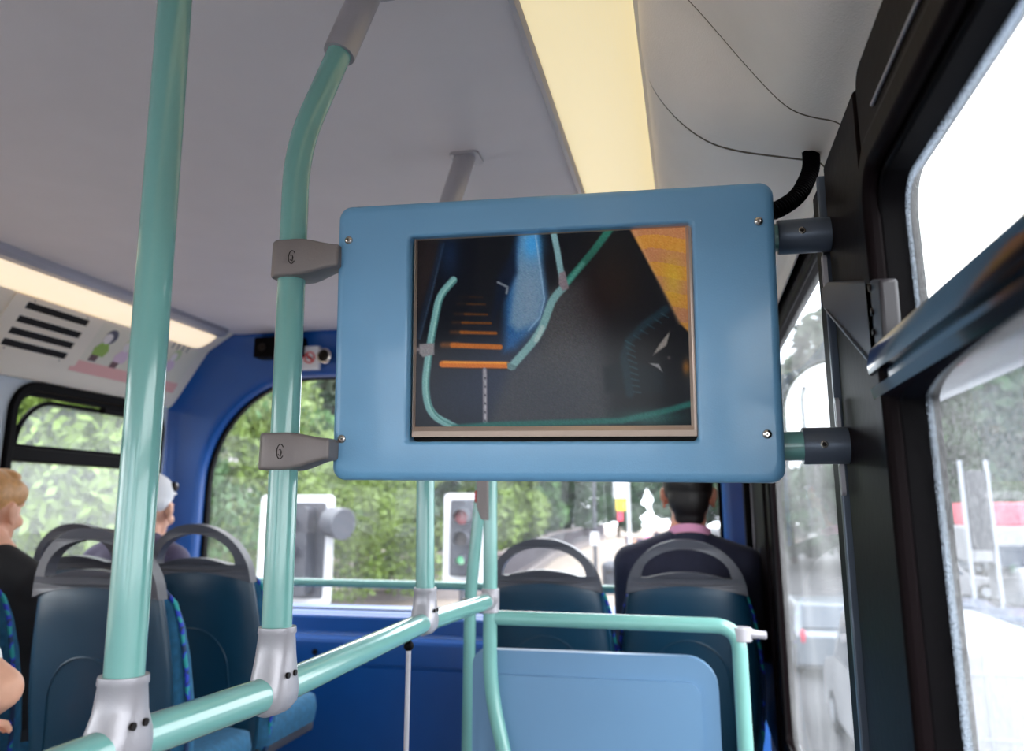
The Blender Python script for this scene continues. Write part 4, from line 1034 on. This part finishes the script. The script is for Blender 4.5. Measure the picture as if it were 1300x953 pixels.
# bank of shrubs on the left
bush = leafmesh('bush_leaves', crown(6.5, 3.4, 22), 16000, .10, 'leafA'); bushb = leafmesh('bush_leaves_pale', crown(6.5, 3.4, 22), 16000, .10, 'leafB')
sh = [(-10, 6, bush), (-9.4, 9.5, bushb), (-12, 13, bush), (-11.5, 17, bushb), (-13, 3, bush), (-15, 10, bushb), (-20, 21, bush), (-11.6, 27, bushb), (-10.5, 12, bush), (-14, 7, bush)]
pos = ['first from the back', 'second from the back', 'third from the back', 'fourth from the back', 'rearmost', 'middle of the second row', 'far one by the railings', 'furthest along by the railings', 'low one in front', 'second row near the rear']
for (x, y, me), l in zip(sh, pos):
    e = empty('shrub', (x, y, GR), 'tall leafy shrub filling the left side window, '+l, 'shrub', 'shrubs beyond the left window', world_parts=False); e.rotation_euler.z = random.uniform(0, 6); e.scale = (1, 1, random.uniform(.9, 1.25))
    o = bpy.data.objects.new('foliage', me); COL.objects.link(o); o.parent = e
g = G().box(-21, -20, 14, 22, GR, 3.4); tag(g.out('brick_wall', 'brick'), 'reddish brick wall behind the left shrubs', 'wall')
# buildings
def building(name, x0, x1, y0, y1, h, m, lab, rows=4, cols=6):
    e = empty(name, ((x0+x1)/2, (y0+y1)/2, GR), lab, 'building')
    G().box(x0, x1, y0, y1, GR, GR+h).out('walls', m, e); G().box(x0-.3, x1+.3, y0-.3, y1+.3, GR+h, GR+h+.5).out('cornice', 'stone', e)
    for r in range(rows):
        for c in range(cols):
            xc = x0+(x1-x0)*(c+.5)/cols; zc_ = GR+h*(r+.55)/rows
            f = G().box(xc-.7, xc+.7, y0-.08, y0+.02, zc_-1.0, zc_+1.0).out('window', 'stone', e)
            G().box(xc-.55, xc+.55, y0-.1, y0-.07, zc_-.85, zc_+.85).out('pane', 'vglass', f)
    return e
building('stone_building', -62, -33, 62, 80, 24, 'stone', 'pale stone building far off through the left of the front window', 4, 7)
g = G(); g.box(-33.4, -32.4, 58, 60, GR, 24); tag(g.out('pink_block', 'pinkst'), 'narrow pinkish upright block in front of the pale stone building', 'pier')  # plain upright block drawn for the pinkish stripe left in the front window
building('terrace_building', 22, 60, 118, 130, 11, 'stone', 'pale building far down the road on the right', 3, 8)
# railings on a plinth
def railing(a, b, lab):
    a, b = Vector(a), Vector(b); d = b-a; L = d.length; d.normalize(); nrm = Vector((-d.y, d.x, 0))
    e = empty('roadside_railing', (a.x, a.y, GR), lab, 'railing', world_parts=True)
    def bar(p, q, t_, z0, z1):
        return [p+nrm*t_+Vector((0, 0, z0)), p-nrm*t_+Vector((0, 0, z0)), p-nrm*t_+Vector((0, 0, z1)), p+nrm*t_+Vector((0, 0, z1)), q+nrm*t_+Vector((0, 0, z0)), q-nrm*t_+Vector((0, 0, z0)), q-nrm*t_+Vector((0, 0, z1)), q+nrm*t_+Vector((0, 0, z1))]
    F8 = [(0, 1, 2, 3), (4, 7, 6, 5), (0, 4, 5, 1), (1, 5, 6, 2), (2, 6, 7, 3), (3, 7, 4, 0)]
    G().add(bar(a, b, .22, 0, .42), F8).out('plinth', 'kerb', e, smooth=False)
    g = G(); g.add(bar(a, b, .05, 1.62, 1.74), F8); g.add(bar(a, b, .03, .55, .6), F8)
    g.out('rails', 'kerb', e, smooth=False)
    g = G(); n_ = int(L/.17)
    for i in range(n_):
        p = a+d*(i+.5)*L/n_; g.add(bar(p-d*.035, p+d*.035, .02, .42, 1.62), F8)
    tag(g.out('bars', 'fence', e, smooth=False), kind='stuff')
railing((-22, 24.5, GR), (-7.4, 31.5, GR), 'dark railing on a stone plinth crossing behind the traffic signals')
railing((-7.4, 31.5, GR), (-9.6, 56, GR), 'dark railing receding beside the pale pavement beyond the empty seat')
railing((-9.6, 56, GR), (-10.2, 95, GR), 'far dark railing at the end of the pavement')
# traffic signals (built at the size of the road's own signals)
def signal(x, z1, y, w, h_, yaw, lab, side):
    e = empty('traffic_signal', (x, y, GR), lab, 'traffic light', 'traffic signals ahead of the bus', world_parts=False)
    e.rotation_euler.z = yaw; zt = z1-GR; zb_ = zt-h_
    g = G(); g.prism(rrect(-w/2, w/2, zb_, zt, .05), [rrect(-w/2+.065, w/2-.065, zb_+.065, zt-.065, .03)], XZ, 0, .02); g.out('white_border', 'sigw', e, auto=30)
    G().prism(rrect(-w/2+.06, w/2-.06, zb_+.06, zt-.06, .03), [], XZ, .004, .016).out('back_board', 'sigb', e)
    G().prism(rrect(-w*.27, w*.27, zb_+.1, zt-.1, .04), [], XZ, -.16, .004).out('lamp_case', 'sigb', e, bevel=.02)
    zc_ = (zt+zb_)/2; hh_ = (h_-.26)/2*.66
    for i_, (dz, mt) in enumerate(((hh_, 'sigred'), (0, 'sigamber'), (-hh_, 'siggreen'))):
        rr = .095 if h_ > .8 else .08; rr = min(rr, hh_*.45)*(.75 if mt != 'siggreen' else .45)
        g = G(); g.tube([(0, -.16, zc_+dz), (0, -.175, zc_+dz)], rr, 24); ln = g.out('lens', mt, e)
        hood = [[Vector((rq*math.cos(a), yy, zc_+dz+rq*math.sin(a))) for a in [R_(-40+i*260/20) for i in range(21)]] for yy, rq in ((-.16, rr+.018), (-.33, rr+.01), (-.33, rr+.004), (-.16, rr+.010))]
        G().loft(hood, cap=False, closed=False).out('hood', 'siggrey', ln, auto=60)
    if side:
        g = G(); g.tube([(w/2-.02, -.02, zt-.22), (w/2+.14, -.10, zt-.24)], [.12, .13], 20); g.out('side_lamp', 'siggrey', e, bevel=.01)
    G().tube([(0, .08, 0), (0, .08, zt-.05)], .057, 16).out('post', 'siggrey', e)
M['sigred'] = mat('signal_red_lens', (150, 44, 56), .3); M['sigamber'] = mat('signal_amber_lens', (70, 60, 60), .3)
M['siggreen'] = emis('signal_green_lit', (40, 190, 130), .8)
a = aty(378, 628, 6.3); b = aty(378, 770, 6.3); wd = aty(425, 700, 6.3).x-aty(331, 700, 6.3).x
signal(a.x, a.z, 6.3, wd, a.z-b.z, 0, 'white edged traffic signal with a side lamp, left of the screen pole', True)
a = aty(590, 626, 8.2); b = aty(590, 740, 8.2); wd = aty(615, 700, 8.2).x-aty(564, 700, 8.2).x
signal(a.x, a.z, 8.2, wd, a.z-b.z, R_(8), 'white edged traffic signal seen between the two middle poles', False)
# street furniture
x, y = -3.785, 31.9
e = empty('lamp_post', (x, y, GR), 'slim dark lamp post with a small white plate by the pavement', 'lamp post')
G().tube([(x, y, GR), (x, y, GR+1.2), (x, y, GR+7.5)], [.11, .08, .06], 12).out('post', 'siggrey', e)
G().prism(rrect(x-.16, x+.16, -1.4, -.9, .02), [], XZ, y-.12, y-.09).out('white_plate', 'sigw', e)
G().tube([(x, y, GR+7.5), (x, y-.8, GR+7.8)], [.05, .08], 10).out('lantern', 'siggrey', e)
yb_ = 40
p = atz(775, 722, GR); x, y = p.x, p.y
x, y = aty(775, 722, 34).x, 34
e = empty('litter_bin', (x, y, GR), 'dark round topped litter bin on the pale pavement', 'bin')
G().loft([[Vector((x+r*math.cos(k*math.pi/10), y+r*math.sin(k*math.pi/10), z)) for k in range(20)] for r, z in ((.28, GR), (.34, GR+.05), (.36, GR+1.0), (.38, GR+1.05), (.3, GR+1.2), (.06, GR+1.32))]).out('drum', 'siggrey', e, auto=50)
G().box(x-.18, x+.18, y-.37, y-.34, GR+.78, GR+.95).out('slot', 'dark', e)
Y = 38
e = empty('bus_stop', (aty(790, 640, Y).x, Y, GR), 'bus stop flag post with white and yellow signs above the pavement', 'sign')
a, b = aty(779, 616, Y), aty(797, 632, Y); G().box(a.x, b.x, Y-.03, Y+.03, b.z, a.z+.5).out('white_sign', 'sigw', e)
a, b = aty(782, 633, Y), aty(795, 648, Y); G().box(a.x, b.x, Y-.04, Y+.02, b.z, a.z).out('yellow_sign', 'yellow', e)
a, b = aty(784, 649, Y), aty(791, 661, Y); G().box(a.x, b.x, Y-.04, Y+.02, b.z, a.z).out('red_sign', 'vred', e)
xx = aty(798, 640, Y).x; G().tube([(xx, Y, GR), (xx, Y, 1.2)], .07, 10).out('post', 'sigw', e)
# pedestrians
def walker(x, y, cl, lab, ph):
    e = empty('person', (x, y, GR), lab, 'person', world_parts=False)
    s_ = .25 if ph else -.25
    bd = [('b', (0, 0, 1.62), (.08, .095, .115)), ('b', (0, .085, 1.60), (.015, .02, .02)), ('c', (0, 0, 1.38), (0, 0, 1.55), .06, .055), ('b', (0, 0, 1.22), (.17, .10, .24)), ('b', (0, 0, .95), (.15, .10, .14))]
    for sg in (-1, 1):
        K = Vector((sg*.09, sg*s_*.55, .5)); A = Vector((sg*.09, sg*s_, .09))
        bd += [('c', (sg*.09, 0, .92), K, .08, .055), ('c', K, A, .055, .035), ('b', (A.x, A.y+.06, .04), (.045, .12, .04)), ('c', (sg*.19, 0, 1.4), (sg*.24, -sg*s_*.3, 1.12), .05, .04), ('c', (sg*.24, -sg*s_*.3, 1.12), (sg*.22, -sg*s_*.6+.06, .86), .036, .026), ('b', (sg*.22, -sg*s_*.6+.08, .79), (.02, .04, .06))]
    blob('body', bd, 'skin', e, .025, 2)
    cb = [('b', (0, 0, 1.22), (.20, .13, .26)), ('b', (0, 0, .96), (.18, .13, .16))]
    for sg in (-1, 1): cb += [('c', (sg*.16, 0, 1.40), (sg*.24, -sg*s_*.3, 1.12), .065, .05), ('c', (sg*.24, -sg*s_*.3, 1.12), (sg*.22, -sg*s_*.55+.05, .90), .05, .035)]
    blob('jacket', cb, cl, e, .03, 2)
    tb_ = []
    for sg in (-1, 1):
        K = Vector((sg*.09, sg*s_*.55, .5)); A = Vector((sg*.09, sg*s_, .12)); tb_ += [('c', (sg*.09, 0, .92), K, .1, .07), ('c', K, A, .07, .05)]
    blob('trousers', tb_, 'trousers', e, .03, 2); blob('hair', [('b', (0, -.02, 1.66), (.09, .10, .10))], 'hairdk', e, .02, 1)
    e.rotation_euler.z = R_(180 if ph else 0)
for (u, v, Y, cl, l) in ((812, 672, 55, 'purple', 'person in a plum top walking on the far pavement'), (806, 690, 47, 'blackcl', 'person in dark clothes on the pavement near the bin'), (822, 665, 62, 'pink', 'person in a pink top walking far down the pavement'), (833, 662, 70, 'suit', 'person in navy furthest down the pavement left of the suited man'), (798, 668, 60, 'vdark', 'person in blue near the bus stop post')):
    if isinstance(cl, str) and cl == 'vdark': cl = 'purple'
    walker(aty(u, v, Y).x, Y, cl, l, random.random() < .5)
# vehicles
def wheel(x, y, r, e):
    g = G(); g.tube([(x-.1, y, GR+r-.1), (x+.1, y, GR+r-.1)], r, 20); o = g.out('wheel', 'tyre', e, bevel=.02)
    g = G(); s_ = 1; g.tube([(x-.105, y, GR+r-.1), (x+.105, y, GR+r-.1)], r*.55, 16); g.out('hubcap', 'vtrim', o)
def car(x, y, L, W, H, m, lab, kind='car', yaw=0):
    """built nose towards -Y, then placed"""
    e = empty(kind, (0, 0, GR-.1), lab, 'van' if kind == 'van' else kind.split('_')[-1], world_parts=False)
    w_ = W/2
    if kind == 'car': prof_ = [(0, .25), (0, .62), (.05, .78), (.28*L, .92), (.40*L, H-.04), (.45*L, H), (.78*L, H-.02), (.93*L, .95), (L, .88), (L, .3), (.97*L, .22), (.03*L, .2)]
    else: prof_ = [(0, .3), (0, .8), (.04*L, 1.02), (.2*L, 1.18), (.30*L, H-.1), (.36*L, H), (.96*L, H), (L, H-.10), (L, .35), (.98*L, .25), (.02*L, .25)]
    def fn(a, b, d):
        k = 1-.14*max(0, (b-.9)/(H-.9)) if b > .9 else 1
        return Vector((d*k, a-L/2, b))
    G().prism(prof_, [], fn, -w_, w_).out('body', m, e, bevel=.07, segs=4, auto=50)
    hz_ = .92 if kind == 'car' else 1.2
    if kind == 'car':
        ws = [(.30*L, .95), (.405*L, H-.07)]; rw = [(.93*L-.02, .99), (.80*L, H-.07)]; sw = [(.34*L, .96), (.43*L, H-.1), (.78*L, H-.1), (.88*L, .97)]
    else:
        ws = [(.215*L, 1.22), (.30*L, H-.14)]; rw = [(L+.012, 1.25), (L+.012, H-.3)]; sw = [(.25*L, 1.22), (.33*L, H-.2), (.50*L, H-.2), (.50*L, 1.22)]
    for nm, q in (('windscreen', ws), ('rear_window', rw)):
        (a0, b0), (a1, b1) = q; k0 = .84; sgn = -1 if nm == 'windscreen' else 1
        if kind != 'car' and nm == 'rear_window': vs = [fn(a0, b0, -w_*.75), fn(a0, b0, -.08), fn(a1, b1, -.08), fn(a1, b1, -w_*.75), fn(a0, b0, .08), fn(a0, b0, w_*.75), fn(a1, b1, w_*.75), fn(a1, b1, .08)]; ff = [(0, 1, 2, 3), (4, 5, 6, 7)]; continue
        o = Vector((0, sgn*.02, .015)); vs = [fn(a0, b0, -w_*k0)+o, fn(a0, b0, w_*k0)+o, fn(a1, b1, w_*k0)+o, fn(a1, b1, -w_*k0)+o]; i2 = Vector((0, -sgn*.04, -.03))
        vs += [v+i2 for v in vs]
        G().add(vs, [(0, 1, 2, 3), (4, 7, 6, 5), (0, 4, 5, 1), (1, 5, 6, 2), (2, 6, 7, 3), (3, 7, 4, 0)]).out(nm, 'vglass', e, smooth=False)
    for sg in (-1, 1):
        g = G(); g.prism(sw, [], lambda a, b, d: fn(a, b, d), sg*(w_-.03), sg*(w_+.012)); g.out('side_window', 'vglass', e)
        for yy in (.18*L, .80*L):
            g = G(); g.tube([(sg*w_-sg*.2, yy-L/2, .33), (sg*w_+sg*.015, yy-L/2, .33)], .32, 20); o = g.out('wheel', 'tyre', e, bevel=.02)
            g = G(); g.tube([(sg*w_, yy-L/2, .33), (sg*w_+sg*.025, yy-L/2, .33)], .18, 16); g.out('hubcap', 'vtrim', o)
        g = G(); g.ball((sg*w_*.72, -L/2+.06, .68), (.16, .08, .09), 14, 8); g.out('headlamp', 'vsilver', e)
        g = G(); g.ball((sg*w_*.85, L/2-.03, .85), (.07, .05, .16), 14, 8); g.out('tail_lamp', 'vred', e)
    if kind != 'car':
        g = G(); g.box(-.006, .006, L/2+.0, L/2+.015, .4, H-.1); g.box(-w_*.8, w_*.8, L/2, L/2+.012, 1.0, 1.012); g.out('door_seam', 'vtrim', e)
        o = G().prism(rrect(-w_*.72, w_*.72, .75, H-.32, .08), [rrect(-w_*.72+.02, w_*.72-.02, .77, H-.34, .07)], XZ, L/2, L/2+.012).out('door_seal', 'vtrim', e)
    e.location = (x, y, GR-.1); e.rotation_euler.z = yaw
    return e
car(3.1, 12.9, 5.0, 2.1, 2.02, 'vwhite', 'big plain white van close by in the lane right of the bus', 'van', math.pi)
car(2.9, 20.8, 4.4, 1.8, 1.45, 'vsilver', 'silver car ahead of the near white van', 'car', math.pi)
car(aty(1182, 690, 36).x, 36, 4.6, 1.85, 1.5, 'vwhite', 'small white car seen low through the dirty window', 'car', R_(100))
car(aty(1182, 655, 50).x, 50, 5.6, 2.1, 2.5, 'vsilver', 'pale van behind the small white car', 'van', R_(90))
for i_, (u, v, Y, mt, l) in enumerate(((1178, 735, 24, 'vdark', 'dark blue car leftmost in the queue behind the near white van'), (1225, 745, 21, 'vdark', 'dark blue car in the middle of the queue beyond the white van'), (1296, 760, 19, 'vdark', 'dark blue car at the right edge of the queue'))):
    car(aty(u, v, Y).x, Y, 4.3, 1.8, 1.42, mt, l, 'car', R_(75))
# red and white lorry
Y = 29; a, b = aty(1236, 640, Y), aty(1320, 668, Y)
e = empty('lorry', (a.x+3, Y, GR), 'white lorry with a red upper band at the right edge of the window', 'lorry', world_parts=True)
G().box(a.x, a.x+7.5, Y, Y+2.4, b.z, a.z+.05).out('red_body', 'vred', e, bevel=.06)
G().box(a.x-.2, a.x+7.5, Y-.03, Y+2.43, aty(1240, 715, Y).z, b.z).out('white_body', 'vwhite', e, bevel=.08)
c0, c1 = aty(1260, 692, Y), aty(1296, 720, Y); G().box(c0.x, c1.x+3, Y-.07, Y, c1.z, c0.z).out('side_window', 'vglass', e, bevel=.02)
G().box(a.x+.9, a.x+7.4, Y-.5, Y+2.4, GR+.35, c1.z).out('lower_body', 'vwhite', e, bevel=.12)
for xx in (a.x+1.8, a.x+6): G().tube([(xx, Y-.52, GR+.35), (xx, Y-.2, GR+.35)], .45, 20).out('wheel', 'tyre', e, bevel=.02)
# trees right of the road
GB = 'hazy trees across the road on the right'
for q, l in zip([(10.5, 47, 1.5, 'C'), (14, 50, 1.75, 'A'), (17.5, 47, 1.65, 'C'), (7.8, 60, 1.3, 'A'), (21.5, 52, 1.7, 'A'), (6.0, 54, 1.0, 'C')], ['first dark tree from the left through the near dirty window', 'mid green tree in the middle of the near dirty window', 'dark tree right of the middle in the near dirty window', 'green tree seen in the narrow far side window', 'large green tree at the right edge beyond the lorry', 'dark distant tree at the left of the narrow far side window']): tree(*q, l, GB)
e = empty('roadside_sign', (0, 0, 0), 'tall dark roadside panel on pale posts beyond the queue of cars', 'sign')
Y = 27; a, b = aty(1225, 618, Y), aty(1262, 690, Y)
G().box(a.x, b.x, Y, Y+.15, b.z-.2, a.z+.5).out('panel', 'sigb', e, bevel=.02)
for xx in (a.x-.06, b.x+.06): G().box(xx-.04, xx+.04, Y, Y+.15, GR, a.z+.8).out('post', 'vtrim', e)
